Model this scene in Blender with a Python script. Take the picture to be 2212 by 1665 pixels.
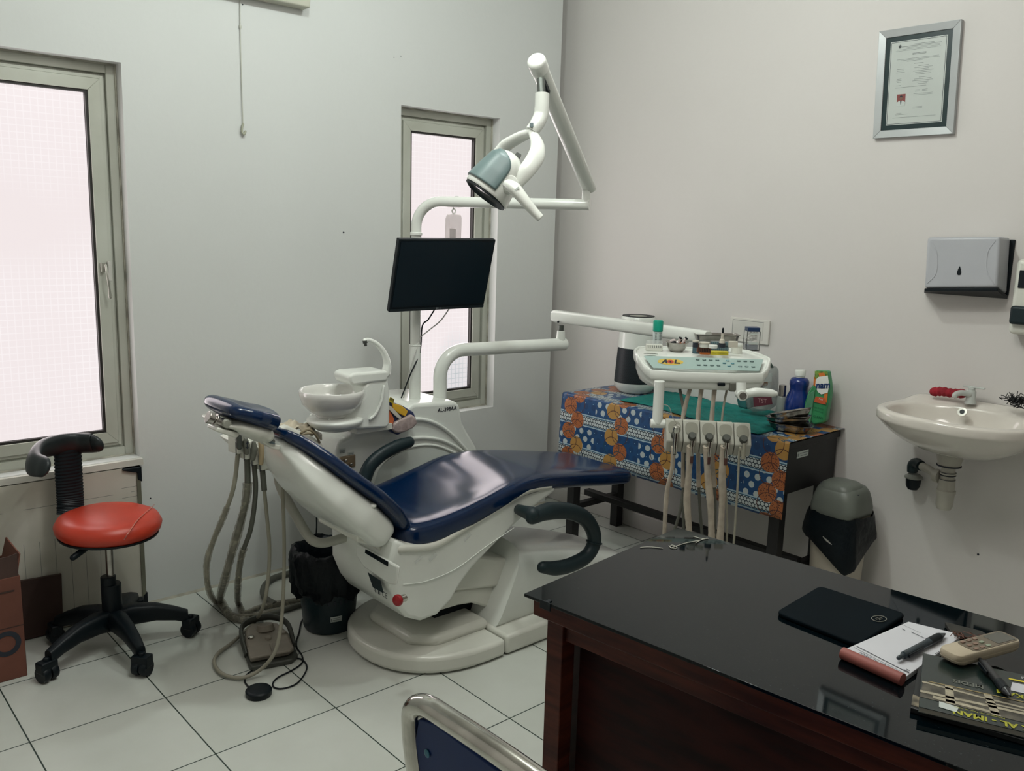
import bpy, bmesh, math, random
from mathutils import Vector, Matrix, Euler
random.seed(7)
for o in list(bpy.data.objects): bpy.data.objects.remove(o)
SC = bpy.context.scene
COL = SC.collection
PI = math.pi

# ------------------------------------------------------------------ camera, light, exposure
IW, IH, FPX = 2212, 1665, 1878.8
PITCH, ROLL, YAW = 0.177727, 0.028368, 0.842264
CAM = Vector((-3.448908, -3.44724, 1.54278))
_f = Vector((math.cos(YAW)*math.cos(PITCH), math.sin(YAW)*math.cos(PITCH), -math.sin(PITCH)))
_r = _f.cross(Vector((0, 0, 1))).normalized(); _u = _r.cross(_f)
CR = _r*math.cos(ROLL) + _u*math.sin(ROLL)
CU = -_r*math.sin(ROLL) + _u*math.cos(ROLL)
CF = _f
cd = bpy.data.cameras.new('camera'); cam = bpy.data.objects.new('camera', cd); COL.objects.link(cam)
cd.sensor_width = 36; cd.sensor_fit = 'HORIZONTAL'; cd.lens = FPX/IW*36; cd.clip_start = .05
cam.matrix_world = Matrix(((CR.x, CU.x, -CF.x, CAM.x), (CR.y, CU.y, -CF.y, CAM.y), (CR.z, CU.z, -CF.z, CAM.z), (0, 0, 0, 1)))
SC.camera = cam

W = bpy.data.worlds.new('world'); SC.world = W; W.use_nodes = True
W.node_tree.nodes['Background'].inputs[0].default_value = (.95, .88, .88, 1)
W.node_tree.nodes['Background'].inputs[1].default_value = 1.0

def lamp(name, loc, size, power, color, rot=(0, 0, 0), spread=PI):
    l = bpy.data.lights.new(name, 'AREA'); l.shape = 'DISK'; l.size = size; l.energy = power; l.color = color; l.spread = spread
    o = bpy.data.objects.new(name, l); COL.objects.link(o); o.location = loc; o.rotation_euler = rot
    return o
def bulb(name, loc, r, power, color):
    l = bpy.data.lights.new(name, 'POINT'); l.shadow_soft_size = r; l.energy = power; l.color = color
    o = bpy.data.objects.new(name, l); COL.objects.link(o); o.location = loc
    return o
bulb('ceiling_light_left', (-2.23, -1.42, 2.98), .045, 27, (.93, 1.0, .96))
bulb('ceiling_light_right', (-1.45, -1.50, 2.98), .045, 28, (.94, 1.0, .96))
bulb('fill_light_room', (-2.0, -2.3, 2.70), .30, 20, (1.0, .955, .92))  # added warm fill hanging unseen in mid-air, brightens walls and shadows
lamp('fill_light_down', (-2.3, -2.3, 3.03), 1.1, 11, (1.0, .95, .90))  # added soft fill shining down, lifts the floor and lower walls
def daylight(name, x, z, w, h, power):
    l = bpy.data.lights.new(name, 'AREA'); l.shape = 'RECTANGLE'; l.size = w; l.size_y = h; l.energy = power; l.color = (1.0, .90, .90)
    o = bpy.data.objects.new(name, l); COL.objects.link(o); o.location = (x, .085, z); o.rotation_euler = (-PI/2, 0, 0)
daylight('daylight_narrow_window', -.80, 1.35, .37, 1.24, 4.0)
daylight('daylight_large_window', -2.625, 1.36, .37, 1.24, 4.0)
SC.view_settings.view_transform = 'Standard'; SC.view_settings.look = 'None'
SC.view_settings.gamma = 1; SC.view_settings.use_curve_mapping = False
SC.view_settings.exposure = 0.0

def A(px, py, ax, val):
    """the point where the photograph's sight line through (px, py) meets the plane axis ax = val"""
    d = CR*((px-IW/2)/FPX) - CU*((py-IH/2)/FPX) + CF
    t = (val-CAM[ax])/d[ax]
    return CAM + d*t

# ------------------------------------------------------------------ node maths helper
class V:
    nt = None
    def __init__(s, x): s.x = x
    @staticmethod
    def op(o, *a):
        n = V.nt.nodes.new('ShaderNodeMath'); n.operation = o
        for i, q in enumerate(a):
            q = q.x if isinstance(q, V) else q
            if isinstance(q, (int, float)): n.inputs[i].default_value = q
            else: V.nt.links.new(q, n.inputs[i])
        return V(n.outputs[0])
    def __add__(s, o): return V.op('ADD', s, o)
    __radd__ = __add__
    def __sub__(s, o): return V.op('SUBTRACT', s, o)
    def __rsub__(s, o): return V.op('SUBTRACT', o, s)
    def __mul__(s, o): return V.op('MULTIPLY', s, o)
    __rmul__ = __mul__
    def __truediv__(s, o): return V.op('DIVIDE', s, o)
    def __lt__(s, o): return V.op('LESS_THAN', s, o)
    def __gt__(s, o): return V.op('GREATER_THAN', s, o)
def vabs(a): return V.op('ABSOLUTE', a)
def vfl(a): return V.op('FLOOR', a)
def vfr(a): return a - vfl(a)
def vsq(a): return V.op('SQRT', a)
def vmax(a, b): return V.op('MAXIMUM', a, b)
def vmin(a, b): return V.op('MINIMUM', a, b)
def mixc(f, a, b):
    n = V.nt.nodes.new('ShaderNodeMix'); n.data_type = 'RGBA'
    for s, q in ((0, f), (6, a), (7, b)):
        q = q.x if isinstance(q, V) else q
        if isinstance(q, (int, float)): n.inputs[s].default_value = q
        elif isinstance(q, tuple): n.inputs[s].default_value = (*q[:3], 1)
        else: V.nt.links.new(q, n.inputs[s])
    return n.outputs[2]
def coords(kind='Object'):
    n = V.nt.nodes.new('ShaderNodeTexCoord'); s = V.nt.nodes.new('ShaderNodeSeparateXYZ')
    V.nt.links.new(n.outputs[kind], s.inputs[0])
    return V(s.outputs[0]), V(s.outputs[1]), V(s.outputs[2])
def noise(scale, detail=2, kind='Object'):
    n = V.nt.nodes.new('ShaderNodeTexCoord'); t = V.nt.nodes.new('ShaderNodeTexNoise')
    t.inputs['Scale'].default_value = scale; t.inputs['Detail'].default_value = detail
    V.nt.links.new(n.outputs[kind], t.inputs['Vector'])
    return V(t.outputs[0])

MATS = {}
def mat(name, col, rough=.5, metal=0, coat=0, var=.04, vs=8, bump=0, bs=60, emit=0, alpha=1, ior=1.45, trans=0, fn=None, spec=None, dark=None):
    """procedural material: base colour with a little noise variation, optional bump"""
    if name in MATS: return MATS[name]
    m = bpy.data.materials.new(name); m.use_nodes = True; nt = m.node_tree; V.nt = nt
    b = nt.nodes['Principled BSDF']
    b.inputs['Roughness'].default_value = rough; b.inputs['Metallic'].default_value = metal
    b.inputs['Coat Weight'].default_value = coat; b.inputs['Coat Roughness'].default_value = .08
    b.inputs['IOR'].default_value = ior; b.inputs['Alpha'].default_value = alpha
    b.inputs['Transmission Weight'].default_value = trans
    if spec is not None: b.inputs['Specular IOR Level'].default_value = spec
    col = tuple(col)
    if fn:
        c = fn(b)
    elif var > 0:
        dk = dark or tuple(x*(1-2*var) for x in col)
        n = noise(vs, 4); c = mixc(vmin(vmax((n-.35)*3.3, 0), 1), dk, col)
    else: c = col
    if isinstance(c, tuple): b.inputs['Base Color'].default_value = (*c[:3], 1)
    elif c is not None: nt.links.new(c, b.inputs['Base Color'])
    if emit:
        for l in list(b.inputs['Base Color'].links): nt.links.remove(l)
        b.inputs['Base Color'].default_value = (.02, .02, .02, 1)
        if isinstance(c, tuple): b.inputs['Emission Color'].default_value = (*c[:3], 1)
        else: nt.links.new(c, b.inputs['Emission Color'])
        b.inputs['Emission Strength'].default_value = emit
    if bump:
        t = noise(bs, 3); bp = nt.nodes.new('ShaderNodeBump'); bp.inputs['Strength'].default_value = bump
        bp.inputs['Distance'].default_value = .01
        nt.links.new(t.x, bp.inputs['Height']); nt.links.new(bp.outputs[0], b.inputs['Normal'])
    MATS[name] = m
    return m

# ------------------------------------------------------------------ mesh builder
def spline(pts, n=8, closed=False):
    P = [Vector(p) for p in pts]; N = len(P); out = []
    if N < 3: return P
    rng = range(N if closed else N-1)
    for i in rng:
        if closed: a, b, c, d = P[(i-1) % N], P[i], P[(i+1) % N], P[(i+2) % N]
        else: a, b, c, d = P[max(i-1, 0)], P[i], P[i+1], P[min(i+2, N-1)]
        if not closed and i == 0: a = b*2-c
        if not closed and i == N-2: d = c*2-b
        for k in range(n):
            t = k/n
            out.append(.5*((2*b)+(c-a)*t+(2*a-5*b+4*c-d)*t*t+(3*b-3*c+d-a)*t*t*t))
    if not closed: out.append(P[-1])
    return out
def frame_from(t, up=Vector((0, 0, 1))):
    t = t.normalized()
    if abs(t.dot(up)) > .98: up = Vector((1, 0, 0))
    a = up.cross(t).normalized(); b = t.cross(a)
    return a, b
class MB:
    def __init__(s): s.v = []; s.f = []; s.m = []; s.uv = None; s.M = Matrix.Identity(4)
    def add(s, vs, fs, m=0):
        k = len(s.v); s.v += [s.M @ Vector(p) for p in vs]; s.f += [tuple(i+k for i in f) for f in fs]; s.m += [m]*len(fs)
        return s
    def box(s, lo, hi, m=0):
        x0, y0, z0 = lo; x1, y1, z1 = hi
        return s.add([(x0, y0, z0), (x1, y0, z0), (x1, y1, z0), (x0, y1, z0), (x0, y0, z1), (x1, y0, z1), (x1, y1, z1), (x0, y1, z1)],
                     [(0, 3, 2, 1), (4, 5, 6, 7), (0, 1, 5, 4), (1, 2, 6, 5), (2, 3, 7, 6), (3, 0, 4, 7)], m)
    def obox(s, c, size, X=(1, 0, 0), Y=(0, 1, 0), m=0):
        X = Vector(X).normalized(); Y = Vector(Y).normalized(); Z = X.cross(Y); c = Vector(c); h = [q/2 for q in size]
        vs = [c+X*h[0]*a+Y*h[1]*b+Z*h[2]*d for d in (-1, 1) for a, b in ((-1, -1), (1, -1), (1, 1), (-1, 1))]
        return s.add(vs, [(0, 3, 2, 1), (4, 5, 6, 7), (0, 1, 5, 4), (1, 2, 6, 5), (2, 3, 7, 6), (3, 0, 4, 7)], m)
    def prism(s, poly, ext, m=0):
        P = [Vector(p) for p in poly]; e = Vector(ext); n = len(P)
        nn = sum(((P[i]-P[0]).cross(P[(i+1) % n]-P[0]) for i in range(n)), Vector())
        if nn.dot(e) < 0: P.reverse()
        return s.add(P+[q+e for q in P], [tuple(range(n-1, -1, -1)), tuple(range(n, 2*n))]+[(i, (i+1) % n, n+(i+1) % n, n+i) for i in range(n)], m)
    def rings(s, R, m=0, capa=True, capb=True, closed=False):
        n = len(R[0]); vs = [p for r in R for p in r]; fs = []
        K = len(R)
        for k in range(K if closed else K-1):
            a = k*n; b = ((k+1) % K)*n
            for i in range(n): fs.append((a+i, a+(i+1) % n, b+(i+1) % n, b+i))
        if not closed:
            if capa: fs.append(tuple(range(n-1, -1, -1)))
            if capb: fs.append(tuple((K-1)*n+i for i in range(n)))
        return s.add(vs, fs, m)
    def tube(s, path, r, seg=14, m=0, flat=1, up=(0, 0, 1), closed=False, cap=True, rnd=False):
        P = [Vector(p) for p in path]; N = len(P)
        rr = r if isinstance(r, (list, tuple)) else [r]*N
        if len(rr) != N: rr = [rr[0]+(rr[-1]-rr[0])*i/(N-1) for i in range(N)] if len(rr) == 2 else [rr[min(int(i/(N-1)*(len(rr)-1)), len(rr)-2)]*(1-((i/(N-1)*(len(rr)-1)) % 1 if i < N-1 else 1))+rr[min(int(i/(N-1)*(len(rr)-1))+1, len(rr)-1)]*((i/(N-1)*(len(rr)-1)) % 1 if i < N-1 else 1) for i in range(N)]
        R = []; prev = None
        for i in range(N):
            if closed: t = P[(i+1) % N]-P[i-1]
            else: t = P[min(i+1, N-1)]-P[max(i-1, 0)]
            if t.length < 1e-9: t = Vector((0, 0, 1))
            t.normalize()
            if prev is None: a, b = frame_from(t, Vector(up))
            else:
                a = prev-t*prev.dot(t); a.normalize(); b = t.cross(a)
            prev = a
            R.append([P[i]+a*math.cos(2*PI*k/seg)*rr[i]+b*math.sin(2*PI*k/seg)*rr[i]*flat for k in range(seg)])
        if rnd and not closed:
            def caps(c, ring, t, r):
                out = []
                for q in (.35, .65, .87, .98): out.append([c+(p-c)*math.sqrt(1-q*q)+t*r*q for p in ring])
                return out
            t0 = (P[0]-P[1]).normalized(); t1 = (P[-1]-P[-2]).normalized()
            R = list(reversed(caps(P[0], R[0], t0, rr[0])))+R+caps(P[-1], R[-1], t1, rr[-1])
        return s.rings(R, m, cap, cap, closed)
    def lathe(s, prof, c=(0, 0, 0), ax=(0, 0, 1), seg=32, m=0, sx=1, sy=1, X=None):
        ax = Vector(ax).normalized(); c = Vector(c)
        if X: a = Vector(X).normalized(); b = ax.cross(a)
        else: a, b = frame_from(ax, Vector((0, 1, 0)) if abs(ax.z) > .9 else Vector((0, 0, 1)))
        R = [[c+ax*h+a*math.cos(2*PI*k/seg)*max(r, 1e-4)*sx+b*math.sin(2*PI*k/seg)*max(r, 1e-4)*sy for k in range(seg)] for r, h in prof]
        return s.rings(R, m)
    def ball(s, c, r, m=0, sx=1, sy=1, sz=1, seg=20):
        prof = [(r*math.sin(PI*k/10), -r*math.cos(PI*k/10)*sz) for k in range(11)]
        return s.lathe(prof, c, (0, 0, 1), seg, m, sx, sy)
    def slab(s, st, seg=28, ex=3.2, r=.06, cw=.45, dip=None, m=0, y=0.0, rb=None):
        """padded slab along a path in the xz plane: stations (x, z, half width, thickness); ends rounded over length r"""
        pts = spline([(a, 0, b) for a, b, _, _ in st], 6); n = len(st)
        def lerp(i, k):
            q = i/6; j = min(int(q), n-2); t = q-j; return st[j][k]*(1-t)+st[j+1][k]*t
        R = []
        def ring(c, T, hw, th, dp):
            T = T.normalized(); N = Vector((-T.z, 0, T.x))
            if N.z < 0: N = -N
            out = []
            for k in range(seg):
                a = 2*PI*k/seg; ca, sa = math.cos(a), math.sin(a)
                w = math.copysign(abs(ca)**(2/ex), ca); h = math.copysign(abs(sa)**(2/ex), sa)
                off = -dp*(1-w*w) if h > 0 else 0
                out.append(c+Vector((0, y+w*hw, 0))+N*(h*th/2+off*abs(h)))
            return out
        N = len(pts)
        ra, rb_ = r, (rb if rb is not None else r)
        T0 = (pts[1]-pts[0]).normalized(); T1 = (pts[-1]-pts[-2]).normalized()
        dp = dip or (lambda t: 0)
        def sc(q): return math.sqrt(max(1-q*q, .0004))
        for q in (.995, .93, .8, .6, .35): R.append(ring(pts[0]-T0*ra*q, T0, lerp(0, 2)*(1-cw*(1-sc(q))), lerp(0, 3)*sc(q), dp(0)*sc(q)))
        for i in range(N):
            T = pts[min(i+1, N-1)]-pts[max(i-1, 0)]
            R.append(ring(pts[i], T, lerp(i, 2), lerp(i, 3), dp(i/(N-1))))
        for q in (.35, .6, .8, .93, .995): R.append(ring(pts[-1]+T1*rb_*q, T1, lerp(N-1, 2)*(1-cw*(1-sc(q))), lerp(N-1, 3)*sc(q), dp(1)*sc(q)))
        if (R[0][0]-R[-1][0]).x > 0: pass
        return s.rings(R, m)
    def grid(s, fn, nu, nv, m=0, thick=0):
        P = [[Vector(fn(i/nu, j/nv)) for j in range(nv+1)] for i in range(nu+1)]
        vs = [p for r in P for p in r]; fs = [(i*(nv+1)+j, (i+1)*(nv+1)+j, (i+1)*(nv+1)+j+1, i*(nv+1)+j+1) for i in range(nu) for j in range(nv)]
        return s.add(vs, fs, m)
    def build(s, name, mats, parent=None, bevel=0, seg=3, sub=0, ang=38, solid=0, uvfn=None, smooth=True, origin=None, recalc=True):
        if not isinstance(mats, (list, tuple)): mats = [mats]
        me = bpy.data.meshes.new(name)
        O = Vector(parent['_w']) if parent is not None else Vector(origin) if origin else Vector((0, 0, 0))
        if parent is None and origin is None:
            xs = [p.x for p in s.v]; ys = [p.y for p in s.v]; zs = [p.z for p in s.v]
            O = Vector(((min(xs)+max(xs))/2, (min(ys)+max(ys))/2, min(zs)))
        me.from_pydata([tuple(p-O) for p in s.v], [], s.f)
        for q in mats: me.materials.append(q)
        for i, p in enumerate(me.polygons): p.material_index = s.m[i]
        if recalc:
            bm = bmesh.new(); bm.from_mesh(me); bmesh.ops.recalc_face_normals(bm, faces=bm.faces); bm.to_mesh(me); bm.free()
        if uvfn:
            uv = me.uv_layers.new(name='UVMap')
            for l in me.loops: uv.data[l.index].uv = uvfn(Vector(me.vertices[l.vertex_index].co)+O)
        if smooth:
            for p in me.polygons: p.use_smooth = True
            me.set_sharp_from_angle(angle=math.radians(ang))
        o = bpy.data.objects.new(name, me); COL.objects.link(o)
        if parent is None: o.location = O
        else: o.parent = parent
        o['_w'] = tuple(O)
        if solid:
            k = o.modifiers.new('solid', 'SOLIDIFY'); k.thickness = solid; k.offset = 0
        if bevel:
            k = o.modifiers.new('bevel', 'BEVEL'); k.width = bevel; k.segments = seg; k.limit_method = 'ANGLE'; k.angle_limit = math.radians(30)
            k.use_clamp_overlap = True
        if sub:
            k = o.modifiers.new('sub', 'SUBSURF'); k.levels = sub; k.render_levels = sub
        return o
def tag(o, label=None, cat=None, group=None, kind=None):
    if label: o['label'] = label
    if cat: o['category'] = cat
    if group: o['group'] = group
    if kind: o['kind'] = kind
    return o
def thing(name, loc, label, cat, group=None, kind=None):
    e = bpy.data.objects.new(name, None); COL.objects.link(e); e.location = loc; e['_w'] = tuple(loc)
    e.empty_display_size = .05
    return tag(e, label, cat, group, kind)
def text(s, size, org, X, Y, m, parent, name='lettering', align='CENTER', lift=.0004, bold=0, sx=1, shear=0):
    cu = bpy.data.curves.new('txt', 'FONT'); cu.body = s; cu.size = size; cu.align_x = align; cu.align_y = 'CENTER'
    cu.offset = bold; cu.resolution_u = 3; cu.shear = shear
    to = bpy.data.objects.new('txt', cu); COL.objects.link(to)
    me = bpy.data.meshes.new_from_object(to.evaluated_get(bpy.context.evaluated_depsgraph_get()))
    bpy.data.objects.remove(to); bpy.data.curves.remove(cu)
    X = Vector(X).normalized(); Y = Vector(Y).normalized(); N = X.cross(Y).normalized(); org = Vector(org)
    mb = MB(); mb.add([org+X*v.co.x*sx+Y*v.co.y+N*lift for v in me.vertices], [tuple(p.vertices) for p in me.polygons])
    bpy.data.meshes.remove(me)
    return mb.build(name, m, parent, smooth=False, recalc=False)
def patch(mb, org, X, Y, w, h, m=0, lift=.0003, th=.0006):
    """thin raised rectangle centred on org in the plane X, Y"""
    X = Vector(X).normalized(); Y = Vector(Y).normalized(); N = X.cross(Y)
    mb.obox(Vector(org)+N*(lift+th/2), (w, h, th), X, Y, m)
def circle(c, X, Y, r, n=24, ry=None):
    X = Vector(X).normalized(); Y = Vector(Y).normalized(); c = Vector(c)
    return [c+X*r*math.cos(2*PI*k/n)+Y*(ry or r)*math.sin(2*PI*k/n) for k in range(n)]
def rrect(w, h, r, n=5):
    out = []
    for cx, cy, a0 in ((w/2-r, h/2-r, 0), (-w/2+r, h/2-r, 90), (-w/2+r, -h/2+r, 180), (w/2-r, -h/2+r, 270)):
        for k in range(n+1):
            a = math.radians(a0+90*k/n); out.append((cx+r*math.cos(a), cy+r*math.sin(a)))
    return out

# ------------------------------------------------------------------ materials
WHITE = mat('white_plastic', (.74, .77, .72), .22, coat=.3, var=.02)
WHITE2 = mat('white_plastic_worn', (.68, .69, .62), .3, coat=.15, var=.04, vs=5)
CREAM = mat('cream_plastic', (.56, .53, .45), .4, var=.04)
NAVY = mat('navy_leather', (.0004, .014, .056), .17, var=.1, vs=4, ior=1.5)
SLATE = mat('slate_plastic', (.010, .022, .026), .45, var=.08, spec=.35)
SLATE2 = mat('slate_plastic_light', (.10, .14, .15), .35, var=.05)
BLACK = mat('black_plastic', (.002, .006, .009), .45, var=.1, spec=.3)
BLACKG = mat('black_gloss', (.0015, .006, .010), .12, var=0)
BAG = mat('black_bag_film', (.0012, .0045, .007), .45, spec=.25, var=.2, bump=.4, bs=30)
CHROME = mat('chrome', (.62, .60, .55), .12, metal=1, var=.12, vs=20)
STEEL = mat('brushed_steel', (.46, .44, .41), .25, metal=1, var=.15, vs=20)
GREYM = mat('grey_metal', (.10, .11, .10), .45, metal=.5, var=.1)
ALU = mat('aluminium_frame', (.50, .52, .46), .45, metal=.1, var=.10, vs=3, dark=(.40, .41, .35))
RUBBER = mat('grey_hose', (.10, .105, .085), .55, var=.06)
RUBBERL = mat('light_grey_hose', (.30, .29, .23), .5, var=.06)
FILM = mat('clear_wrap_film', (.66, .58, .47), .4, var=.12, vs=30, bump=.15, bs=70, alpha=.66)
CLEAR = mat('clear_plastic', (.75, .78, .76), .1, var=0, alpha=.28)
RED = mat('red_leather', (.50, .040, .016), .38, var=.08, vs=6, ior=1.5)
REDB = mat('red_button', (.30, .008, .012), .35, var=.05)
TEAL = mat('teal_cloth', (.002, .19, .165), .8, var=.14, vs=18, bump=.3, bs=120)
TEALC = mat('teal_cap', (.0, .30, .20), .4, var=.03)
CARD = mat('cardboard', (.15, .055, .036), .8, var=.12, vs=6)
CARDD = mat('cardboard_dark', (.055, .030, .024), .85, var=.12, vs=6)
CERAMIC = mat('ceramic', (.68, .645, .585), .12, coat=.5, var=.02)
PAPER = mat('paper', (.56, .57, .60), .7, var=.02)
INK = mat('ink', (.015, .02, .03), .6, var=0)
INKL = mat('ink_faint', (.20, .22, .22), .7, var=0)
WSTICK = mat('sticker', (.50, .55, .52), .5, var=.05)
YELLOW = mat('yellow', (.62, .52, .04), .5, var=.03)
ORANGE = mat('orange', (.62, .17, .03), .5, var=.05)
# ------------------------------------------------------------------ room
def wallfn(c1, c2):
    def f(b):
        n = noise(1.1, 3); n2 = noise(60, 2)
        c = mixc(vmin(vmax((n-.3)*2.4, 0), 1), c1, c2)
        return mixc(n2*.06, c, tuple(x*.7 for x in c1))
    return f
WALLM = mat('wall_paint', (.6, .6, .6), .6, fn=wallfn((.60, .62, .60), (.635, .655, .64)), bump=.05, bs=40)
WALLR = mat('wall_paint_warm', (.6, .6, .6), .6, fn=wallfn((.615, .595, .57), (.645, .625, .60)), bump=.05, bs=40)
def floorfn(b):
    x, y, z = coords()
    T = .4
    u = (x+2.93+4.0)/T; v = (y+.355+8.0)/T
    gu = vabs(vfr(u+.5)-.5)*T; gv = vabs(vfr(v+.5)-.5)*T
    g = vmin(gu, gv)
    g = vmin(g, 1)
    cell = V.op('SINE', vfl(u)*12.9+vfl(v)*78.2)*43.7
    cell = vfr(cell)
    n = noise(7, 4)
    base = mixc(cell, (.53, .56, .51), (.58, .605, .56))
    base = mixc(vmin(vmax((n-.4)*2, 0), 1)*.5, base, (.47, .49, .44))
    rg = V.op('LESS_THAN', g, .0021)
    V.nt.links.new((rg*.5+.16+n*.10).x, b.inputs['Roughness'])
    return mixc(rg, base, (.018, .035, .026))
FLOORM = mat('floor_tile', (.5, .5, .5), .2, fn=floorfn)
CEILM = mat('ceiling_paint', (.66, .66, .62), .8, var=.02)
X0, Y0, ZC = -4.5, -4.6, 3.05
def struct(mb, name, m, **k): return tag(mb.build(name, m, **k), kind='structure')
W1 = (-2.925, -2.327, .618, 2.10); W2 = (-1.10, -.503, .61, 2.088)
wl = MB()
xe = -.093; RD = .10
for a, b in ((X0, W1[0]), (W1[1], W2[0]), (W2[1], xe)): wl.box((a, 0, 0), (b, .14, ZC))
for w in (W1, W2):
    wl.box((w[0], 0, 0), (w[1], .14, w[2])); wl.box((w[0], 0, w[3]), (w[1], .14, ZC))
struct(wl, 'wall_left', WALLM, smooth=False)
struct(MB().box((xe, RD, 0), (0, .14, ZC)), 'wall_recess', WALLM, smooth=False)
struct(MB().box((0, Y0, 0), (.12, .20, ZC)), 'wall_right', WALLR, smooth=False)
struct(MB().box((X0-.1, Y0-.12, 0), (0, Y0, ZC)), 'wall_back', WALLR, smooth=False)
struct(MB().box((X0-.12, Y0, 0), (X0, .14, ZC)), 'wall_front', WALLR, smooth=False)
struct(MB().box((X0-.1, Y0-.1, -.06), (.12, .2, 0)), 'floor', FLOORM, smooth=False, origin=(0, 0, 0))
struct(MB().box((X0-.1, Y0-.1, ZC), (.12, .2, ZC+.08)), 'ceiling', CEILM, smooth=False)
# thin mortar bead where the walls meet the floor
b = MB(); b.prism([(W1[1], 0, 0), (W1[1], -.006, 0), (W1[1], 0, .010)], (xe-W1[1], 0, 0)); struct(b, 'trim_1', mat('mortar', (.50, .48, .40), .8, var=.15, vs=20), smooth=False)
b = MB(); b.box((-.010, Y0, 0), (0, .12, .085)); struct(b, 'baseboard_right', WALLR, bevel=.004, seg=2)

# small marks and nail holes on the walls
for i, (px, py, ax, r) in enumerate(((851, 124, 1, .002), (866, 121, 1, .002), (742, 502, 1, .004), (524, 10, 1, .003), (2113, 1197, 0, .004), (325, 1076, 1, .003))):
    c = A(px, py, ax, 0); n = (0, -1, 0) if ax == 1 else (-1, 0, 0)
    m = MB(); m.lathe([(0, 0), (r, 0), (r, .0015), (0, .0015)], c, n, 10)
    tag(m.build('nail_hole', INK), ['left one of two tiny nail holes high above the narrow window', 'right one of two tiny nail holes high above the narrow window', 'dark scratch on the wall left of the monitor',
        'faint mark on the wall beside the hanging cord', 'small dark spot on the wall under the washbasin', 'small dark dot on the wall right of the large window'][i], 'mark')

# ---- windows
def panefn(dark):
    def f(b):
        x, y, z = coords()
        P = .0245
        g = vmin(vabs(vfr(x/P)-.5)*P, vabs(vfr(z/P)-.5)*P)
        line = V.op('LESS_THAN', g, .0016)
        n = noise(1.6, 1)
        c = mixc(vmin(vmax((n-.35)*3, 0), 1), (.87, .785, .785), (.90, .83, .835))
        c = mixc(line*vmin(vmax((n-.35)*2.6, 0), .5), c, (1., .95, .955))
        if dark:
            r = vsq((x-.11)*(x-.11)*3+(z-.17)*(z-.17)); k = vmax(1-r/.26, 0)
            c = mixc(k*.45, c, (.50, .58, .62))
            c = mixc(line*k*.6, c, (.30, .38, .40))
        return c
    return f
PANE1 = mat('lit_frosted_glass', (.9, .8, .8), .25, fn=panefn(False), emit=1.0)
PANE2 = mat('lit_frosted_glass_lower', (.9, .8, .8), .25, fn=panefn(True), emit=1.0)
GASK = mat('window_gasket', (.02, .018, .016), .6, var=.2)
def frame_bars(mb, x0, x1, z0, z1, w, y0, y1):
    mb.box((x0, y0, z0), (x0+w, y1, z1)); mb.box((x1-w, y0, z0), (x1, y1, z1))
    mb.box((x0+w, y0, z1-w), (x1-w, y1, z1)); mb.box((x0+w, y0, z0), (x1-w, y1, z0+w))
def window(n, w, pane):
    x0, x1, z0, z1 = w
    t = thing('window_%d' % n, ((x0+x1)/2, .09, z0), None, None, kind='structure')
    m = MB(); frame_bars(m, x0, x1, z0, z1, .036, .062, .125); m.build('outer_frame', ALU, t, bevel=.0015, seg=1)
    m = MB(); frame_bars(m, x0+.036, x1-.036, z0+.036, z1-.036, .014, .080, .12); frame_bars(m, x0+.044, x1-.044, z0+.044, z1-.044, .012, .072, .09)
    m.build('inner_track', ALU, t, bevel=.001, seg=1)
    m = MB(); a = .057; wd = .043
    for (p, q, r, s_) in (((x0+a, z0+a), (x1-a, z0+a), (x1-a-wd, z0+a+wd), (x0+a+wd, z0+a+wd)), ((x1-a, z0+a), (x1-a, z1-a), (x1-a-wd, z1-a-wd), (x1-a-wd, z0+a+wd)),
                          ((x1-a, z1-a), (x0+a, z1-a), (x0+a+wd, z1-a-wd), (x1-a-wd, z1-a-wd)), ((x0+a, z1-a), (x0+a, z0+a), (x0+a+wd, z0+a+wd), (x0+a+wd, z1-a-wd))):
        m.prism([(k[0], .064, k[1]) for k in (p, q, r, s_)], (0, .05, 0))
    sash = m.build('sash', ALU, t, bevel=.0012, seg=1)
    m = MB(); frame_bars(m, x0+.1, x1-.1, z0+.1, z1-.1, .009, .070, .11); m.build('gasket', GASK, sash)
    m = MB(); m.box((x0+.108, .090, z0+.108), (x1-.108, .098, z1-.108)); m.build('pane', pane, sash, smooth=False)
    m = MB()
    for k in (.3, .4, .66, .78): m.lathe([(0, 0), (.003, 0), (.003, .002), (0, .002)], (x0+(x1-x0)*k, .080, z1-.050), (0, -1, 0), 10)
    m.build('screw', INK, sash)
    # dirty silicone bead round the frame
    m = MB(); frame_bars(m, x0, x1, z0, z1, .006, .055, .064)
    m.build('sealant', mat('dirty_sealant', (.46, .45, .38), .8, var=.25, vs=14), t)
    return t
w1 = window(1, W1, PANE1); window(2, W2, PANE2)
# casement latch on window 1
m = MB(); c = A(233, 585, 1, .06)
m.obox(c+Vector((.004, -.008, 0)), (.012, .018, .075)); m.build('latch_plate', mat('latch_white', (.50, .50, .46), .4), w1, bevel=.002)
m = MB(); m.tube(spline([A(229, 573, 1, .035), A(232, 596, 1, .02), A(236, 622, 1, .025), A(238, 641, 1, .03)]), [.005, .004, .004, .007], rnd=True)
m.obox(A(222, 577, 1, .055), (.014, .016, .034)); m.build('latch_handle', mat('latch_grey', (.32, .32, .28), .4, metal=.4), w1, bevel=.001)
# sill of window 1
m = MB(); m.box((W1[0], -.022, .592), (W1[1]+.004, .06, .616))
tag(m.build('trim_2', mat('sill_paint', (.60, .60, .54), .5, var=.06)), kind='structure')

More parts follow.
